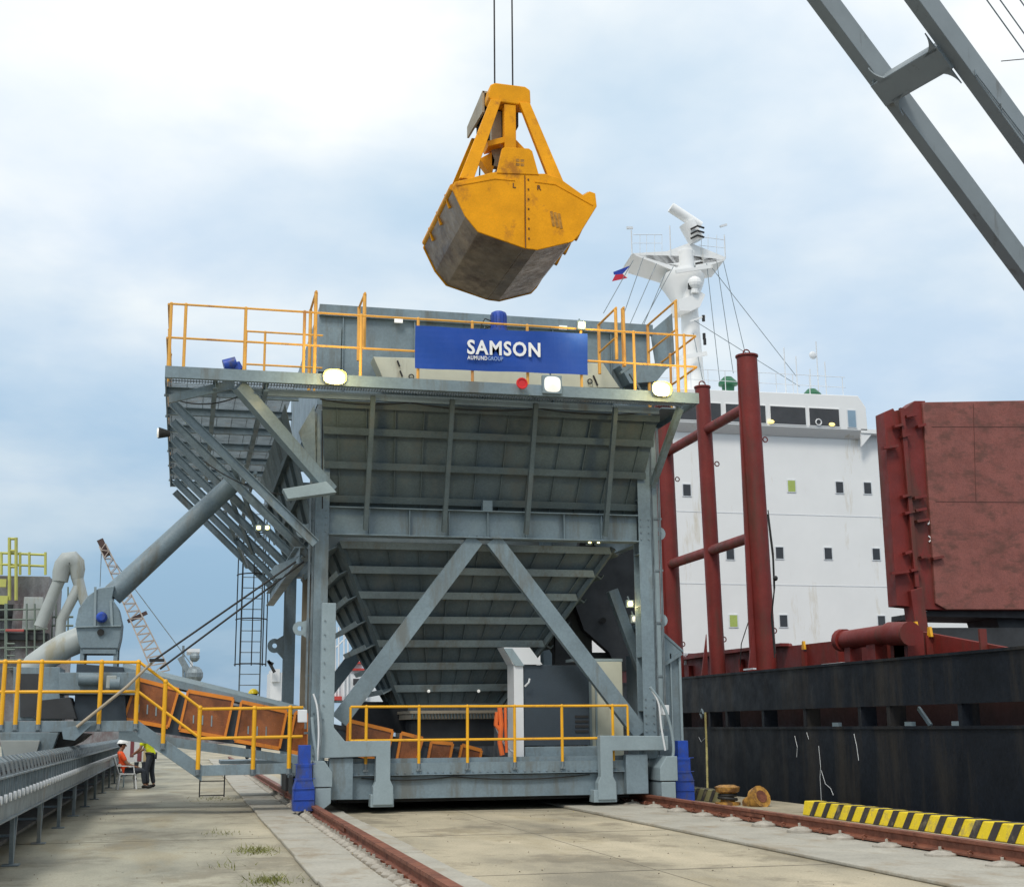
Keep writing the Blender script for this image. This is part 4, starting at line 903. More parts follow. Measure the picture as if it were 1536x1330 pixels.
mb.build('cable_conduit',galv,J); MB().tube([onplane(1502,92,-1.9),onplane(1545,88,-3.5)],.015,6).build('signal_cable',blackG,J)
mb=MB(); tip=p0-dj*8.6; mb.tube([tip+jn*.4,tip-jn*3.2],.45,16); mb.build('sheave_axle',jibM,J,smooth=True)
# ================================================================== SHIP
SH=thing('cargo_ship','black-hulled cargo ship with red deck gear, raised hatch cover and white bridge house','ship',(20,40,0))
HX=13.6
mb=MB(); mb.prism([(HX,6,-1.9),(HX,90,-1.9),(HX,90,1.54),(HX,6,1.54)],(.1,0,0)); mb.box((HX-.03,6,1.50),(HX+.5,90,1.56)); lo=mb.build('hull',blackH,SH)
mb=MB(); 
zt=lambda y:2.80+(y-19)*.0045
mb.prism([(HX,6,1.95),(HX,90,1.95),(HX,90,zt(90)),(HX,6,zt(6))],(.08,0,0)); mb.prism([(HX-.04,6,zt(6)),(HX-.04,90,zt(90)),(HX+.2,90,zt(90)+.002),(HX+.2,6,zt(6)+.002)],(0,0,.05)); up_=mb.build('bulwark',blackH,SH)
y=8.
while y<60: MB().prism([(HX+.02,y,1.56),(HX+.02,y+.14,1.56),(HX+.02,y+.14,1.95),(HX+.02,y,1.95)],(.35,0,0)).build('bulwark_stay',blackH,up_); y+=random.choice((1.2,1.55,2.3,2.6))
deckD=mat('dark_deck_red',(.035,.012,.011),.7,var=.35,scale=2)
mb=MB(); mb.box((HX+.1,6,1.3),(34,90,1.5)); mb.build('deck',deckD,SH)
MB().box((14.3,6,1.5),(14.34,90,2.4)).build('deck_pipe_casing',deckD,SH)
mb=MB(); 
mb.bar((14.0,24,1.56),(14.05,24.5,1.9),.05,.08)
for y in (22.3,24,27.1,33): mb.box((13.75,y+.3,1.56),(13.85,y+.55,1.64))
mb.build('scupper_fitting',steelL,up_)
# rope scuffs: pale dangling lines on hull plate
mb=MB()
for pts in (((1192,1103),(1196,1120),(1195,1135)),((1228,1118),(1231,1150),(1230,1165),(1232,1200)),((1232,1155),(1238,1175),(1246,1182),(1250,1192)),((1281,1100),(1285,1118),(1288,1140)),((1210,1098),(1213,1108)),((1048,1105),(1052,1112),(1060,1104))):
    mb.tube([aX(x,y_,HX-.02) for x,y_ in pts],.006,5)
mb.build('hanging_line',plasW,lo)
# red coaming along the deck
CXX=16.0
mb=MB(); mb.prism([(CXX,22.5,1.5),(CXX,56,1.5),(CXX,56,4.1),(CXX,34.6,3.78),(CXX,34.5,3.70),(CXX,27.6,3.62),(CXX,24.0,3.02),(CXX,22.5,2.9)],(.12,0,0)); mb.build('hatch_coaming',redS,SH)
mb=MB(); y=25.
while y<56: mb.box((CXX-.16,y,1.5),(CXX-.002,y+.06,3.5)); y+=2.1
mb.box((CXX-.25,34.5,3.70),(CXX-.002,56,3.78)); mb.build('coaming_stay',redS,SH)
q=aX(1031,997,CXX-.2); text('SF',.50,(CXX-.01,q.y+.9,q.z+.05),(0,-1,0),(0,0,1),whiteT,SH,offs=.01)
mb=MB(); mb.tube([aX(1266,960,15.2),aX(1338,950,15.2)],.22,14); mb.tube([aX(1336,950,15.1),aX(1366,950,15.1)],.26,14); mb.tube([aX(1262,960,15.2),aX(1268,960,15.2)],.27,14)
p=aX(1300,985,15.2); mb.box((15.1,p.y-.6,2.2),(15.4,p.y-.2,3.6)); mb.box((15.1,p.y+.6,2.2),(15.4,p.y+.9,3.5)); mb.build('deck_pipe',redS,SH,smooth=True)
mb=MB(); 
for px,py in ((1352,985),(1345,960)): p=aX(px,py,15.3); mb.box((15.3,p.y-.3,1.5),(15.7,p.y+.3,3.6))
mb.build('deck_post',redS,SH)
mb=MB()
for px,py in ((1204,968),(1372,940),(1393,948)): p=aX(px,py,15.9); mb.prism([p+V((0,.08,-.1)),p+V((0,-.08,-.1)),p+V((0,-.04,.12)),p+V((0,.04,.12))],(.06,0,0))
mb.build('yellow_marker',yel,SH)
mb=MB()
for px,py,w_ in ((1232,997,30),(1316,991,26),(1115,1004,14)): p=aX(px,py,14.2); q=aX(px+w_,py-1,14.2); mb.box((14.2,q.y,p.z-.02),(14.3,p.y,p.z+.02))
mb.build('deck_edge_light_strip',plasW,SH)
# vertical red stanchion posts with cross tubes
def stan(y,r_,ztop,x=15.0):
    mb=MB(); le=V((.0,0,0)); lean=.018*(ztop-1.5)
    a=V((x+lean*.6,y,1.5)); b=V((x-lean*.4,y,ztop)); mb.tube([a,b],r_,16); mb.tube([b,b+V((0,0,.05))],r_*1.12,16); 
    if r_>.25: mb.box((x-.36,y-.03,1.5),(x-.2,y+.05,ztop-.2))
    for z in (ztop*.35,ztop*.8): mb.ring((x+r_+.08,y,z),(0,1,0),.07,.018,10,5)
    mb.ring(b+V((0,0,.12)),(0,1,0),.10,.02,12,5)
    mb.prism([(x-.25,y-.05,1.5),(x-.7,y-.05,1.5),(x-.25,y-.05,4.2)],(0,.06,0))
    return mb.build('deck_stanchion',redS,SH,smooth=True)
stan(34.0,.285,11.65); stan(37.4,.225,11.6); stan(40.9,.26,11.8); 
for z0 in (10.30,6.65):
    MB().tube([(15.0,34.0,z0),(14.98,40.9,z0)],.15,14).build('cross_tube',redS,SH,smooth=True)
mb=MB(); P=[aX(x,y_,14.7) for x,y_ in ((1152,765),(1160,830),(1162,880),(1158,920),(1163,980))]; mb.tube(P,.018,6); mb.tube([q+V((0,.05,-.1)) for q in P],.018,6); mb.tube([aX(x,y_,14.7) for x,y_ in ((1125,925),(1112,965),(1110,1000))],.015,6); mb.ball(aX(1163,867,14.7),.07,n=8,m=5); mb.build('electric_cable',blackG,SH)
# raised hatch cover
hc=MB(); hy=33.0
P=lambda x,y_,Y=hy: at(x,y_,Y)
hc.prism([P(1384,603),P(1560,600),P(1700,598),P(1740,914),P(1420,914),P(1404,905)],(0,.7,0)); hco=hc.build('hatch_cover',redH,SH,bevel=.02)
mb=MB()
for a_,b_ in (((1398,640),(1560,640)),((1404,752),(1560,753)),((1460,606),(1464,752))): mb.bar(P(*a_,hy-.004),P(*b_,hy-.004),.008,.016)
mb.build('plate_seam',mat('dark_weld_seam',(.12,.05,.04),.8),hco)
MB().prism([P(1326,618,hy+.08),P(1340,612,hy+.08),P(1342,616,hy+.08),P(1358,612,hy+.08),P(1372,601,hy+.08),P(1388,601,hy+.08),P(1420,914,hy+.08),P(1384,914,hy+.08),P(1368,910,hy+.08),P(1346,908,hy+.08)],(0,.5,0)).build('hatch_cover_end',redS,SH,bevel=.015)
mb=MB()
mb.bar(P(1352,612,hy-.02),P(1375,880,hy-.02),.12,.10); mb.bar(P(1358,650,hy-.03),P(1378,905,hy-.03),.07,.06)
for px,py,l_ in ((1324,672,22),(1336,860,26),(1340,640,14),(1358,625,16),(1352,655,12),(1375,640,12),(1352,745,14),(1356,770,14),(1370,747,18),(1372,766,16),(1374,782,18),(1356,830,10),(1380,836,14),(1398,838,16),(1365,856,14)):
    a=P(px,py,hy-.05); b=P(px+l_,py-3,hy-.05); mb.bar(a,b,.16,.07)
mb.build('hatch_fitting',redS,SH)
mb=MB()
for px,py in ((1391,782),(1393,808)): a=P(px,py,hy+.06); mb.bar(a+V((.0,0,.08)),a+V((.1,0,0)),.02,.035); mb.bar(a+V((.0,0,-.08)),a+V((.1,0,0)),.02,.035)
mb.build('white_marking',whiteT,SH)
mb=MB(); a=P(1384,880,hy+.2); mb.prism([P(1366,885,hy-.1),P(1384,880,hy-.1),P(1394,950,hy-.1),P(1375,950,hy-.1)],(0,.5,0)); mb.build('hatch_support',redS,SH,bevel=.02)
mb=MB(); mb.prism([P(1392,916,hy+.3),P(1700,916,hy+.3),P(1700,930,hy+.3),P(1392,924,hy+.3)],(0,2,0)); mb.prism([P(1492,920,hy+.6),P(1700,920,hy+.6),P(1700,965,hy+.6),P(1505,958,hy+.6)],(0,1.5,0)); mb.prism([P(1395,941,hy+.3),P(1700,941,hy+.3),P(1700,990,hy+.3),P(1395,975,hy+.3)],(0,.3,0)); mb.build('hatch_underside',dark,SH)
# ---- white superstructure
WY=57.
mb=MB(); mb.box((14.6,WY,1.5),(42,WY+9,15.05)); mb.build('bridge_house',white,SH,bevel=.03)
mb=MB()
mb.prism([(19,WY-.5,15.06),(30.75,WY-.5,15.06),(30.72,WY-.5,16.2),(30.35,WY-.5,16.74),(19,WY-.5,16.62)],(0,8.5,0)); mb.prism([(18.9,WY-.5,15.055),(18.9,WY-.03,14.72),(18.9,WY+.1,15.055)],(11.8,0,0)); wh=mb.build('wheelhouse',white,SH,bevel=.03)
mb=MB(); mb.box((30.4,WY-.5,14.95),(34,WY+3,15.14)); mb.prism([(30.4,WY-.45,14.96),(31.0,WY-.45,14.96),(30.4,WY-.45,14.3)],(0,.1,0)); mb.build('bridge_wing',white,SH)
mb=MB(); mb.box((14.6,WY-.012,4.72),(33,WY,4.75)); mb.box((14.6,WY-.012,7.8),(33,WY,7.83)); mb.box((14.6,WY-.012,11.05),(33,WY,11.08)); mb.build('plate_seam',plasW,SH)
wf=[]
def win(x0,x1,z0,z1,y,m,name='window'):
    mb=MB(); mb.box((x0-.05,y-.03,z0-.05),(x1+.05,y-.003,z1+.05)); f=mb.build(name,white if x1-x0>.9 else plasW,wh if z0>15 else SH,bevel=.02)
    MB().box((x0,y-.036,z0),(x1,y-.0305,z1)).build('pane',m,f)
for xa_,xb_ in ((20.0,21.0),(21.2,23.4),(23.65,25.6),(25.85,27.6),(27.8,29.3)): win(xa_,xb_,15.2,16.02,WY-.5,glassD)
win(29.75,30.15,15.2,16.0,WY-.5,glassB)
for px,py,m_ in ((1187,729,glassG),(1259,731,glassD),(1301,732,glassD),(1095,830,glassD),(1169,829,glassD),(1242,830,glassD),(1314,831,glassD),(1100,931,glassG),(1175,931,glassD),(1322,932,glassD),(1030,735,glassD)):
    c=at(px,py,WY); w_=.18; win(c.x-w_,c.x+w_,c.z-.26,c.z+.26,WY,m_)
mb=MB(); c=at(1228,633,WY-.56); mb.ring(c,(0,1,0),.14,.03,16,6); mb.build('window_wiper_disc',whiteT,wh)
mb=MB()
for x in (25.85,28.9,21.0,20.2): mb.ball((x,WY-.56,15.28),.12,1.3,.3,.7)
mb.build('bridge_lamp',mat('warm_bridge_lamp',(1,.8,.3),.3,emit=((1,.75,.2),1.5)),wh)
mb=MB(); z=16.74
for i in range(12): x=20.5+i*.85; mb.tube([(x,WY,z-.1),(x,WY,z+1.0)],.02,5)
for k in (.5,1.0): mb.tube([(20.5,WY,z+k),(30,WY,z+k)],.016,5)
for x,h in ((28.0,2.2),(28.7,1.6),(29.1,3.0),(29.5,2.0),(27.4,2.6),(25.7,1.7)): mb.tube([(x,WY+1,z),(x,WY+1,z+h)],.03,5)
mb.ball((28.9,WY+1,z+2.3),.2,1,.4,1); mb.build('roof_aerials',plasW,wh,smooth=True)
mb=MB()
for px,py in ((1092,578),(1218,596)):
    c=at(px,py,WY+1); mb.tube([c+V((0,0,-.7)),c+V((0,0,-.05)),c+V((0,0,0)),c+V((0,0,.15)),c+V((0,0,.4))],[.25,.3,.45,.45,.2],14)
mb.build('roof_vent',greenP,wh,smooth=True)
# mast with platform and radar
MY=60.
A_=lambda x,y_,Y=None: at(x,y_,MY if Y is None else Y)
mm=MB(); bx_=A_(1032,440).x
mm.tube([(bx_+.2,MY,15),(bx_+.1,MY,19.5),(bx_-.05,MY,24.6)],[.62,.48,.36],12); mm.tube([(bx_+.02,MY+.3,21.6),(bx_-.05,MY+.5,23.0),(bx_-.05,MY+.6,23.25)],[.40,1.05,1.15],12)
ms=mm.build('mast',white,SH,smooth=True)
mb=MB(); mb.prism([A_(948,380),A_(1000,377),A_(1035,364),A_(1089,386),A_(1087,390),A_(1050,396),A_(1018,402),A_(1000,396)],(0,1.8,-.3)); 
mb.prism([A_(950,382),A_(1020,384),A_(1016,408)],(0,.1,0)); mb.prism([A_(1040,384),A_(1088,390),A_(1045,405)],(0,.1,0)); mb.build('mast_platform',white,ms)
mb=MB()
for px in (948,1006,1088): a=A_(px,382 if px<1080 else 388); mb.tube([a,a+V((0,0,1.25 if px!=1006 else 1.5))],.035,5)
mb.tube([A_(950,352),A_(993,352)],.02,5); mb.tube([A_(950,365),A_(993,365)],.015,5); mb.tube([A_(1048,355),A_(1088,360)],.02,5); mb.tube([A_(1048,368),A_(1088,372)],.015,5)
for px in (960,970,982,993,1052,1062,1075): a=A_(px,352); mb.tube([a,A_(px,382)],.014,5)
mb.bar(A_(940,342),A_(949,342),.1,.12); mb.bar(A_(1080,340),A_(1090,337),.1,.1); mb.build('platform_rail',plasW,ms)
mb=MB(); mb.tube([A_(1006,311),A_(1050,340)],.26,12); mb.build('radar_scanner',white,ms,smooth=True)
mb=MB(); mb.tube([A_(1030,335),A_(1045,362)],.42,12); mb.build('radar_pedestal',white,ms,smooth=True)
mb=MB(); 
for k in (0,1,2): mb.tube([A_(1036,344+k*7,MY-.45),A_(1046,339+k*7,MY-.55),A_(1056,342+k*7,MY-.45)],.05,6)
mb.build('pedestal_stripe',blackG,ms)
MY=59.2
mb=MB(); mb.prism([A_(1018,450),A_(1052,438),A_(1058,442),A_(1050,460),A_(1036,466),A_(1020,466)],(0,1.2,0)); mb.bar(A_(1014,408),A_(1068,400),.15,.16); mb.ball(A_(1042,425),.35,n=12,m=8); mb.tube([A_(1042,420),A_(1042,440)],.2,10); mb.bar(A_(1035,482),A_(1058,474),.08,.08); mb.bar(A_(1000,540),A_(1060,530),.12,.2); mb.build('lower_radar',white,ms,smooth=False)
mb=MB()
for px,py in ((1055,473),(1056,500),(1057,508),(1034,425)): c=A_(px,py); mb.tube([c,c+V((0,0,-.3))],.08,8)
mb.build('signal_lamp',blackG,ms)
mb=MB()
for a,b in (((1010,400),(945,520)),((985,395),(930,520)),((1068,402),(1195,565)),((1040,480),(1200,580)),((1000,405),(960,500)),((1060,395),(1080,575)),((1085,392),(1125,560)),((1040,500),(1055,575)),((965,386),(905,560)),((1075,392),(1100,560)),((950,390),(905,470))):
    mb.tube([A_(*a),A_(*b)],.018,4)
mb.build('stay_wire',galv,ms)
# flag
F_=thing('flag','small triangular-looking blue, red and white flag flying left of the ship mast','flag',tuple(A_(945,400)))
def flagpart(pts,m,nm): MB().prism([A_(x,y_) for x,y_ in pts],(0,.02,0)).build(nm,m,F_)
flagpart([(946,398),(934,411),(921,412),(920,408)],mat('flag_blue',(.02,.05,.35),.8),'blue_band'); flagpart([(934,411),(941,417),(918,422),(923,412)],mat('flag_red',(.6,.03,.06),.8),'red_band'); flagpart([(946,398),(943,405),(941,417),(934,411)],whiteT,'white_band')
# draught rope hanging down the hull, striped
t=thing('boat_rope','thin yellow and white rope hanging down the black hull beside the grey side housing','rope',tuple(aX(1060,1200,12.9)))
mb=MB(); mb.tube([aX(1058,1068,13.2),aX(1060,1120,13.2),aX(1062,1210,12.6)],.028,6); mb.build('rope_line',mat('yellow_white_rope',(.62,.52,.2),.8,var=.45,scale=3),t)
mb=MB(); c=aX(1053,1070,13.3); mb.ring(c,(1,0,0),.11,.03,4,5); mb.build('rope_fairlead',steelL,t)
# ================================================================== BACKGROUND LEFT
T=thing('silo_tower','weathered grey plant tower with lime yellow railings and scaffold at the far left','tower',(-6,50,0))
def tb(x0,x1,y0,y1,Y,nm,m,d=3,par=T):
    a=at(x0,y0,Y); b=at(x1,y1,Y); return MB().box((a.x,Y,b.z),(b.x,Y+d,a.z)).build(nm,m,par,bevel=.02)
tb(-60,66,862,1010,50,'tower_body',greyC,5); tb(20,72,905,1005,49.6,'stair_tower',greyC,.39); tb(-60,72,948,960,49.3,'gallery',dark,.6); tb(-60,100,958,1090,49.8,'tower_base',MATS['weathered_grey_tower'],.15,T); tb(36,62,895,945,49.5,'tower_door',pipeG,.09); tb(-60,34,905,925,49.7,'tower_opening',dark,.2)
mb=MB()
for px in (2,14,24,30,44,68): a=at(px,828,49.5); b=at(px,862,49.5); mb.tube([a,b],.05,5)
for py in (828,845): mb.tube([at(-30,py,49.5),at(68,py+4,49.5)],.045,5)
for px in (14,24): mb.tube([at(px,806,49.4),at(px,900,49.4)],.06,5)
for py in (808,826,850): mb.tube([at(12,py,49.4),at(26,py,49.4)],.05,5)
mb.build('yellow_railing',limeP,T)
mb=MB(); mb.box((at(-20,890,49.3).x,49.3,at(0,906,49.3).z),(at(12,890,49.3).x,49.4,at(0,893,49.3).z)); mb.box((at(-20,890,49.3).x,49.3,at(0,880,49.3).z),(at(8,890,49.3).x,49.4,at(0,868,49.3).z)); mb.build('yellow_tank',limeP,T)
mb=MB()
for px in (-5,8,10,40,52,66): mb.tube([at(px,905,49.2),at(px,1010,49.2)],.035,5)
for py in (915,930,945,972,990): mb.tube([at(-20,py,49.2),at(72,py-2,49.2)],.03,5)
for px in (78,84,102): mb.tube([at(px,880 if px>90 else 905,50),at(px,960,50)],.03,5)
for py in (925,938): mb.tube([at(66,py,50),at(110,py,50)],.04,5)
for py in range(965,1010,9): mb.tube([at(10,py,49.15),at(22,py,49.15)],.03,5)
mb.build('scaffold',mat('scaffold_steel',(.16,.20,.17),.6),T)
tb(8,36,943,947,49.1,'red_panel',mat('faded_red_board',(.4,.09,.08),.7),.05)
D=thing('ventilation_duct','pale grey bent ventilation duct forming an inverted V beside the far tower','duct',(-4.3,48,0))
def dt(pts,r_,nm='duct_run'): return MB().tube([at(x,y_,48) for x,y_ in pts],r_,16).build(nm,pipeG,D,smooth=True)
dt([(60,940),(70,915),(88,872),(94,858)],[.21,.20,.20,.26]); dt([(90,872),(92,858),(95,848),(101,841),(108,840),(114,846),(116,855),(116,868)],[.26,.29,.31,.33,.33,.30,.26,.20],'duct_bend'); dt([(115,863),(124,895),(140,940)],[.2,.17,.15]); dt([(118,880),(105,905),(92,930),(90,960)],[.18,.17,.17,.17])
# lattice crane far away
LC=thing('lattice_crane','distant lattice crane boom with dark tip rising behind the dust pipe','crane',tuple(at(240,1000,110)))
a=at(154,818,110); b=at(243,1010,110); mb=MB(); d=(b-a).normalized(); pn=V((0,1,0)).cross(d).normalized()
wd=lambda t_:.25+.45*min(1,t_*3)
for s1 in (-1,1):
    for s2 in (-1,1): mb.bar(a+pn*s1*.25+V((0,s2*.3,0)),b+pn*s1*.62+V((0,s2*.5,0)),.10,.10)
n_=34
for i in range(n_):
    t0=i/n_; t1=(i+1)/n_; s_=1 if i%2 else -1
    for yy in (-.45,.45): mb.bar(lerp(a,b,t0)+pn*s_*(.25+.37*t0)+V((0,yy,0)),lerp(a,b,t1)-pn*s_*(.25+.37*t1)+V((0,yy,0)),.06,.06)
mb.build('lattice_boom',mat('pale_lattice_paint',(.42,.36,.32),.7),LC)
mb=MB(); mb.bar(a-d*.5,a+d*.9,.6,.5); c=at(206,925,110); mb.bar(c+pn*.8,c-pn*.8,.14,.3); mb.build('boom_tip',mat('dark_brown_iron',(.07,.04,.035),.7),LC)
mb=MB(); mb.tube([a,at(290,1000,110)],.035,4); mb.tube([at(152,830,110),at(150,880,110)],.03,4); mb.build('pendant_rope',galv,LC)
# far ship parts seen in the gaps
def farship(name,label,items,Y,base):
    t=thing(name,label,'ship',tuple(at(*base,Y)))
    for nm,m,boxes in items:
        mb=MB()
        for k_,(x0,y0,x1,y1) in enumerate(boxes): p=at(x0,y1,Y); q=at(x1,y0,Y); yo=Y+k_*.31-(.7 if nm=='red_band' else 0); mb.box((p.x,yo,p.z),(q.x,yo+6,q.z))
        mb.build(nm,m,t)
    return t
wfar=mat('distant_white_paint',(.72,.73,.74),.6,var=.1,scale=.5); rfar=mat('distant_red_paint',(.55,.06,.05),.6)
t=farship('distant_ship','distant ship mast with pale round housing rising behind the conveyor roof',[('hull',wfar,[(262,1040,312,1075)]),('mast_housing',wfar,[(284,985,290,1030),(288,1000,300,1020),(280,972,300,977)])],140,(290,1060))
mb=MB(); mb.tube([at(275,968,140),at(275,1030,140)],.12,6); mb.ball(at(291,1012,140),.9,n=10,m=7); mb.ball(at(292,985,140),.5,n=10,m=7); mb.bar(at(270,985,140),at(284,1010,140),.4,.6); mb.build('derrick',galv,t)
t=farship('distant_ship','white ship superstructure with red bands seen between the left leg and the diagonal brace',[('superstructure',wfar,[(455,1000,480,1085),(500,1010,552,1050),(520,990,545,1012),(506,1020,590,1052)]),('red_band',rfar,[(500,1044,512,1050),(522,992,544,995),(528,1002,548,1005)])],149,(520,1085))
mb=MB(); 
for px in (503,508,516,522): mb.tube([at(px,940,149),at(px,1045,149)],.10,5)
mb.tube([at(490,960,149),at(540,940,149)],.1,5); mb.tube([at(500,975,149),at(525,950,149)],.08,5); mb.build('mast',wfar,t)
MB().box((at(531,1027,148).x,148.8,at(531,1027,148).z),(at(541,1017,148).x,148.95,at(541,1017,148).z)).build('window',glassD,t)
t=farship('distant_ship','small far ship top with a grab crane seen between ladder and rear leg',[('superstructure',wfar,[(408,1003,420,1022),(405,1008,425,1050)])],145,(412,1060)); mb=MB(); mb.bar(at(402,990,144),at(412,1008,144),.3,.3); mb.bar(at(402,992,144),at(410,996,144),.3,.3); mb.build('derrick',blackG,t)
t=farship('distant_ship','white far ship rail with red lifeboat seen above the navy cabinet',[('superstructure',wfar,[(808,1000,830,1030),(815,955,830,1006),(860,948,925,1010)])],150,(820,1100))
mb=MB(); mb.tube([at(800,1000,148),at(828,985,148)],1.0,10); mb.tube([at(800,1010,148),at(830,1004,148)],.8,10); mb.build('lifeboat',rfar,t,smooth=True)
# far quay shed closing the view under the machine
o=MB().box((-60,160,0),(12,168,4.5)).build('quay_shed',greyC); o['label']='low grey weathered shed closing the far end of the quay'; o['category']='shed'
# ================================================================== PEOPLE
def skinmesh(name,m,parent,nodes,edges,root=0,sub=2):
    off=wloc(parent); me=bpy.data.meshes.new(name); me.from_pydata([tuple(V(p)) for p,_ in nodes],edges,[]); me.materials.append(m)
    o=bpy.data.objects.new(name,me); COL.objects.link(o); o.parent=parent
    sk=o.modifiers.new('skin','SKIN'); lay=me.skin_vertices[0].data if me.skin_vertices else None
    if lay is None:
        bpy.context.view_layer.objects.active=o; o.select_set(True)
    if me.skin_vertices:
        for i,(p,r_) in enumerate(nodes): 
            rr=(r_,r_) if isinstance(r_,(int,float)) else r_; me.skin_vertices[0].data[i].radius=rr; me.skin_vertices[0].data[i].use_root=(i==root)
    sb=o.modifiers.new('sub','SUBSURF'); sb.levels=sub; sb.render_levels=sub; sk.use_smooth_shade=True
    return o
def person(label,loc,rz,J,top,trouser,hat=None,boots=True,stripe=True,scale=1.0):
    """J: joints in metres, x right, y forward, z up, origin on the ground"""
    t=thing('person',label,'person',loc); t.rotation_euler=(0,0,rz); t.scale=(scale,)*3
    # body: one continuous skin mesh
    n=[];e=[]; idx={}
    def a(k,p,r_,fr=None):
        idx[k]=len(n); n.append((V(p),r_)); 
        if fr: e.append((idx[fr],idx[k]))
    a('pel',J['pel'],(.13,.10)); a('waist',lerp(J['pel'],J['chest'],.45),(.12,.09),'pel'); a('chest',J['chest'],(.15,.105),'waist'); a('neckb',lerp(J['chest'],J['neck'],.75),(.07,.07),'chest'); a('neck',J['neck'],.052,'neckb')
    hd=V(J['head']); a('jaw',hd+V((0,.02,-.07)),.066,'neck'); a('face',hd,.092,'jaw'); a('crown',hd+V((0,-.01,.075)),.075,'face')
    for s_ in ('l','r'):
        a('hip'+s_,J['hip'+s_],.088,'pel'); a('knee'+s_,J['knee'+s_],.058,'hip'+s_); a('calf'+s_,lerp(J['knee'+s_],J['ank'+s_],.35),.057,'knee'+s_); a('ank'+s_,J['ank'+s_],.038,'calf'+s_); a('toe'+s_,J['toe'+s_],.036,'ank'+s_)
        a('sho'+s_,J['sho'+s_],.056,'chest'); a('elb'+s_,J['elb'+s_],.042,'sho'+s_); a('wri'+s_,J['wri'+s_],.028,'elb'+s_)
        d=(V(J['wri'+s_])-V(J['elb'+s_])).normalized(); pm=V(J['wri'+s_])+d*.05; a('palm'+s_,pm,(.036,.018),'wri'+s_)
        side=d.cross(V((0,1,0))).normalized() if abs(d.y)<.9 else V((1,0,0)); curl=side.cross(d).normalized()
        for k in range(4):
            b=pm+d*.035+side*(-.027+.018*k); L_=(.062,.072,.068,.052)[k]; a(f'f{k}{s_}',b,.009,'palm'+s_); a(f'g{k}{s_}',b+d*L_*.55+curl*.008,.0085,f'f{k}{s_}'); a(f'h{k}{s_}',b+d*L_*.9+curl*.03,.0075,f'g{k}{s_}')
        a('th0'+s_,pm-side*.035+d*-.01,.011,'palm'+s_); a('th1'+s_,pm-side*.055+d*.03+curl*.01,.009,'th0'+s_)
    skinmesh('body',skin,t,n,e)
    mb=MB(); b_=wloc(t)
    f=lambda p: V(p)+b_
    hf=V((0,1,0))
    mb.ball(f(hd+V((0,.095,-.015))),.018,.8,1.2,1.3,n=8,m=6)
    for s_ in (-1,1): mb.ball(f(hd+V((s_*.088,0,-.01))),.028,.4,.8,1.2,n=8,m=6)
    mb.build('face_detail',skin,t,smooth=True)
    mb=MB(); [mb.ball(f(hd+V((s_*.033,.083,.012))),.012,n=8,m=6) for s_ in (-1,1)]; mb.box(f(hd+V((-.024,.083,-.062))),f(hd+V((.024,.09,-.056)))); mb.build('eyes_and_mouth',blackG,t)
    mb=MB(); mb.ball(f(hd+V((0,-.025,.045))),.108,.93,1.0,.9,n=14,m=9); mb.build('hair',mat('black_hair',(.012,.01,.009),.7),t,smooth=True)
    # clothes
    n=[];e=[];idx={}
    a('pel',V(J['pel'])+(V(J['pel'])-V(J['chest']))*.22,(.16,.125)); a('waist',lerp(J['pel'],J['chest'],.45),(.15,.115),'pel'); a('chest',J['chest'],(.175,.13),'waist'); a('nk',lerp(J['chest'],J['neck'],.7),(.085,.08),'chest')
    for s_ in ('l','r'): a('sho'+s_,J['sho'+s_],.075,'chest'); a('m'+s_,lerp(J['sho'+s_],J['elb'+s_],.75),.062,'sho'+s_)
    skinmesh('shirt',top,t,n,e,root=1)
    if stripe:
        mb=MB(); w1=lerp(J['pel'],J['chest'],.55); d=(V(J['chest'])-V(J['pel'])).normalized(); c0=f(w1); ringp=[]
        mb.tube([c0-d*.03,c0+d*.03],.152,16); mb.build('reflective_band',refl,t,smooth=True)
    n=[];e=[];idx={}
    a('pel',V(J['pel']),(.135,.105)); 
    for s_ in ('l','r'): a('hip'+s_,J['hip'+s_],.105,'pel'); a('knee'+s_,J['knee'+s_],.076,'hip'+s_); a('c'+s_,lerp(J['knee'+s_],J['ank'+s_],.4),.072,'knee'+s_); a('an'+s_,lerp(J['knee'+s_],J['ank'+s_],.92),.062,'c'+s_)
    skinmesh('trousers',trouser,t,n,e)
    for s_ in ('l','r'):
        n=[];e=[];idx={}; dd=(V(J['toe'+s_])-V(J['ank'+s_])); a('h',V(J['ank'+s_])+V((0,-.02,.03)),.052); a('a',V(J['ank'+s_])+V((0,0,-.025)),.05,'h'); a('t',V(J['toe'+s_])+V((0,.01,.005)),.046,'a'); skinmesh('boot',blackG,t,n,e)
    if hat:
        mb=MB(); c=f(hd+V((0,0,.05))); vs=[];fs=[]; N_=18;M_=6
        for i in range(M_+1):
            th=math.pi/2*i/M_
            for k in range(N_): ph=2*math.pi*k/N_; vs.append(c+V((.128*math.cos(th)*math.cos(ph),.15*math.cos(th)*math.sin(ph),.125*math.sin(th))))
        for i in range(M_):
            for k in range(N_): fs.append((i*N_+k,i*N_+(k+1)%N_,(i+1)*N_+(k+1)%N_,(i+1)*N_+k))
        mb.add(vs,fs)
        br=[c+V((.138*math.cos(2*math.pi*k/20),.16*math.sin(2*math.pi*k/20)+(.05 if math.sin(2*math.pi*k/20)>.5 else 0),-.002)) for k in range(20)]
        mb.prism(br,(0,0,.012)); mb.build('helmet',hat,t,smooth=True)
    return t
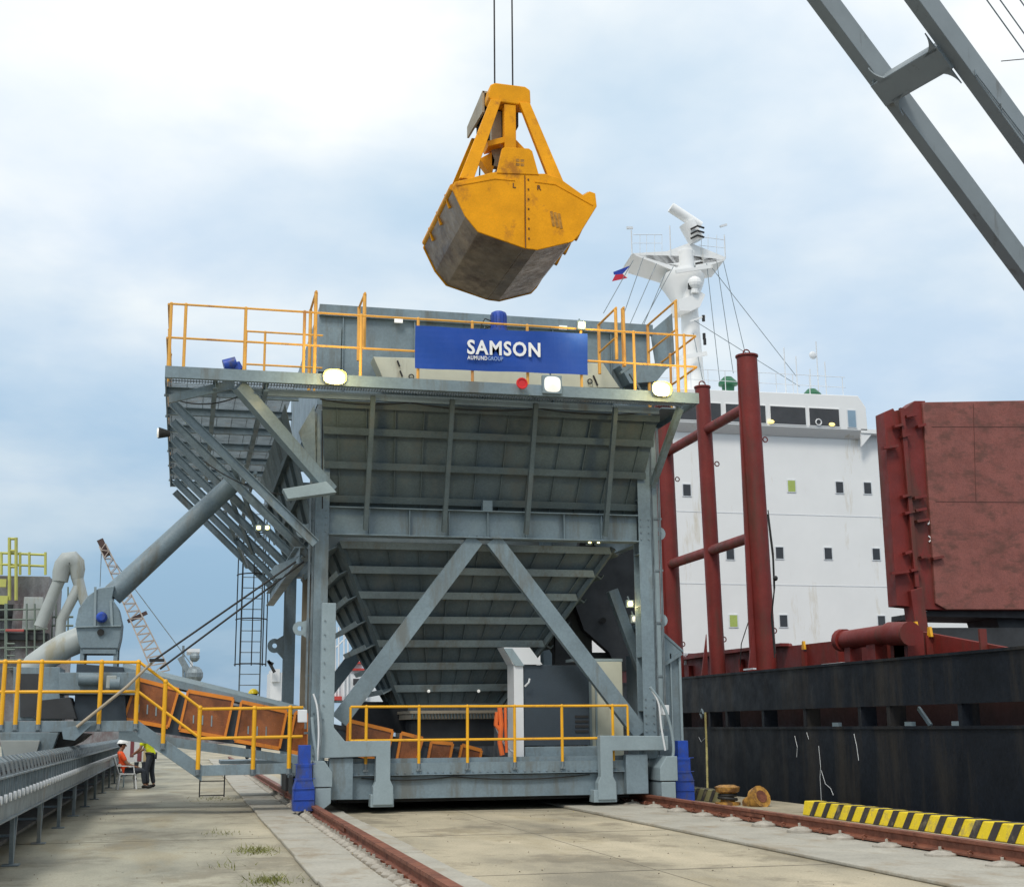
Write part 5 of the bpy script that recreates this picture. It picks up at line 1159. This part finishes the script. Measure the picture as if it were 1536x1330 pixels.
# seated on a plastic chair, leaning back, facing right
sit=dict(pel=(0,0,.50),chest=(0,-.17,.86),neck=(0,-.18,1.06),head=(0,-.13,1.19),hipl=(-.1,.05,.48),hipr=(.1,.05,.48),kneel=(-.13,.47,.50),kneer=(.13,.44,.50),ankl=(-.12,.58,.09),ankr=(.12,.50,.09),toel=(-.13,.74,.045),toer=(.13,.66,.045),
 shol=(-.19,-.17,.96),shor=(.19,-.17,.96),elbl=(-.24,-.03,.70),elbr=(.24,.0,.68),wril=(-.12,.2,.62),wrir=(.12,.22,.60))
pc=aZ(188,1183); HW=mat('white_helmet',(.82,.82,.80),.35,var=.03); HYe=mat('yellow_helmet',(.80,.62,.02),.35,var=.05)
person('seated worker in orange hi-vis shirt and white helmet leaning back on a chair',(pc.x,pc.y,0),R(-82),sit,orV,jean,HW)
st=dict(pel=(0,-.05,.95),chest=(0,.13,1.27),neck=(0,.26,1.42),head=(0,.33,1.50),hipl=(-.09,-.03,.90),hipr=(.09,-.03,.90),kneel=(-.12,.05,.50),kneer=(.12,-.02,.50),ankl=(-.13,.0,.09),ankr=(.14,-.10,.09),toel=(-.14,.16,.045),toer=(.15,.06,.045),
 shol=(-.19,.15,1.36),shor=(.19,.15,1.36),elbl=(-.25,.22,1.08),elbr=(.25,.24,1.08),wril=(-.18,.40,.96),wrir=(.18,.42,.98))
pc2=aZ(223,1182); person('standing worker in yellow hi-vis shirt bending forward under the walkway',(pc2.x,pc2.y,0),R(75),st,yeV,jean,None)
pc3=aZ(209,1170); person('standing person in blue shirt behind the seated orange worker',(pc3.x,pc3.y,0),R(-150),dict(st,pel=(0,0,.93),chest=(0,0,1.30),neck=(0,.02,1.5),head=(0,.04,1.63),shol=(-.19,0,1.42),shor=(.19,0,1.42),elbl=(-.25,.05,1.14),elbr=(.25,.06,1.14),wril=(-.2,.22,1.0),wrir=(.2,.24,1.0)),bluS,jean,None,stripe=False)
q=at(383,1030,34); person('worker with yellow helmet standing behind the conveyor cover by the ladder',(q.x,q.y,q.z-1.72),R(170),st,bluS,jean,HYe)
# support platform for that worker: he stands on the conveyor's rear walkway
MB().box((.9,33.2,q.z-1.80),(q.x+1.2,34.8,q.z-1.72)).build('rear_walkway',steel,BC)
# chair
ch=thing('plastic_chair','white plastic garden chair under the seated orange worker','chair',(pc.x,pc.y,0)); ch.rotation_euler=(0,0,R(-82)); b_=V((pc.x,pc.y,0))
def cb(nm,fn): 
    mb=MB(); fn(mb); mb.v=[v+b_ for v in mb.v]; return mb.build(nm,plasW,ch)
cb('seat',lambda m_: m_.box((-.22,-.20,.40),(.22,.24,.43))); cb('backrest',lambda m_: m_.prism([(-.22,-.20,.43),(.22,-.20,.43),(.2,-.34,.86),(-.2,-.34,.86)],(0,-.02,0)))
for sx in (-1,1):
    cb('armrest',lambda m_: (m_.bar((sx*.24,-.26,.64),(sx*.24,.18,.62),.04,.025),m_.bar((sx*.24,.17,.62),(sx*.24,.2,.42),.03,.03)))
    for sy in (-1,1): cb('leg',lambda m_: m_.bar((sx*.2,sy*.2+.02,.41),(sx*.24,sy*.25+.02,.0),.035,.03))
# poster board behind them
bp_=at(203,1125,41.5); t=thing('poster_board','pale framed poster board with coloured patches standing behind the two workers','board',(bp_.x,41.5,0))
p0_=at(186,1104,41.5); p1_=at(234,1142,41.5)
MB().box((p0_.x,41.5,p1_.z),(p1_.x,41.53,p0_.z)).build('board',plasW,t)
mb=MB(); x_=at(216,1110,41.48).x; mb.box((x_,41.485,p1_.z+.02),(x_+.14,41.499,p0_.z-.03)); mb.build('coloured_patch',mat('poster_tan',(.55,.45,.25),.8),t)
mb=MB(); x_=at(196,1110,41.48).x; mb.box((x_,41.485,p1_.z+.15),(x_+.10,41.499,p0_.z-.06)); x_=at(207,1110,41.48).x; mb.box((x_,41.485,p1_.z+.02),(x_+.12,41.499,p0_.z-.35)); mb.build('coloured_patch',mat('poster_maroon',(.22,.06,.07),.8),t)
mb=MB(); [mb.bar((x,41.52,0),(x,41.52,p1_.z+.02),.04,.04) for x in (p0_.x+.05,p1_.x-.05)]; mb.build('post',steelL,t)
S.render.resolution_x=1024; S.render.resolution_y=886
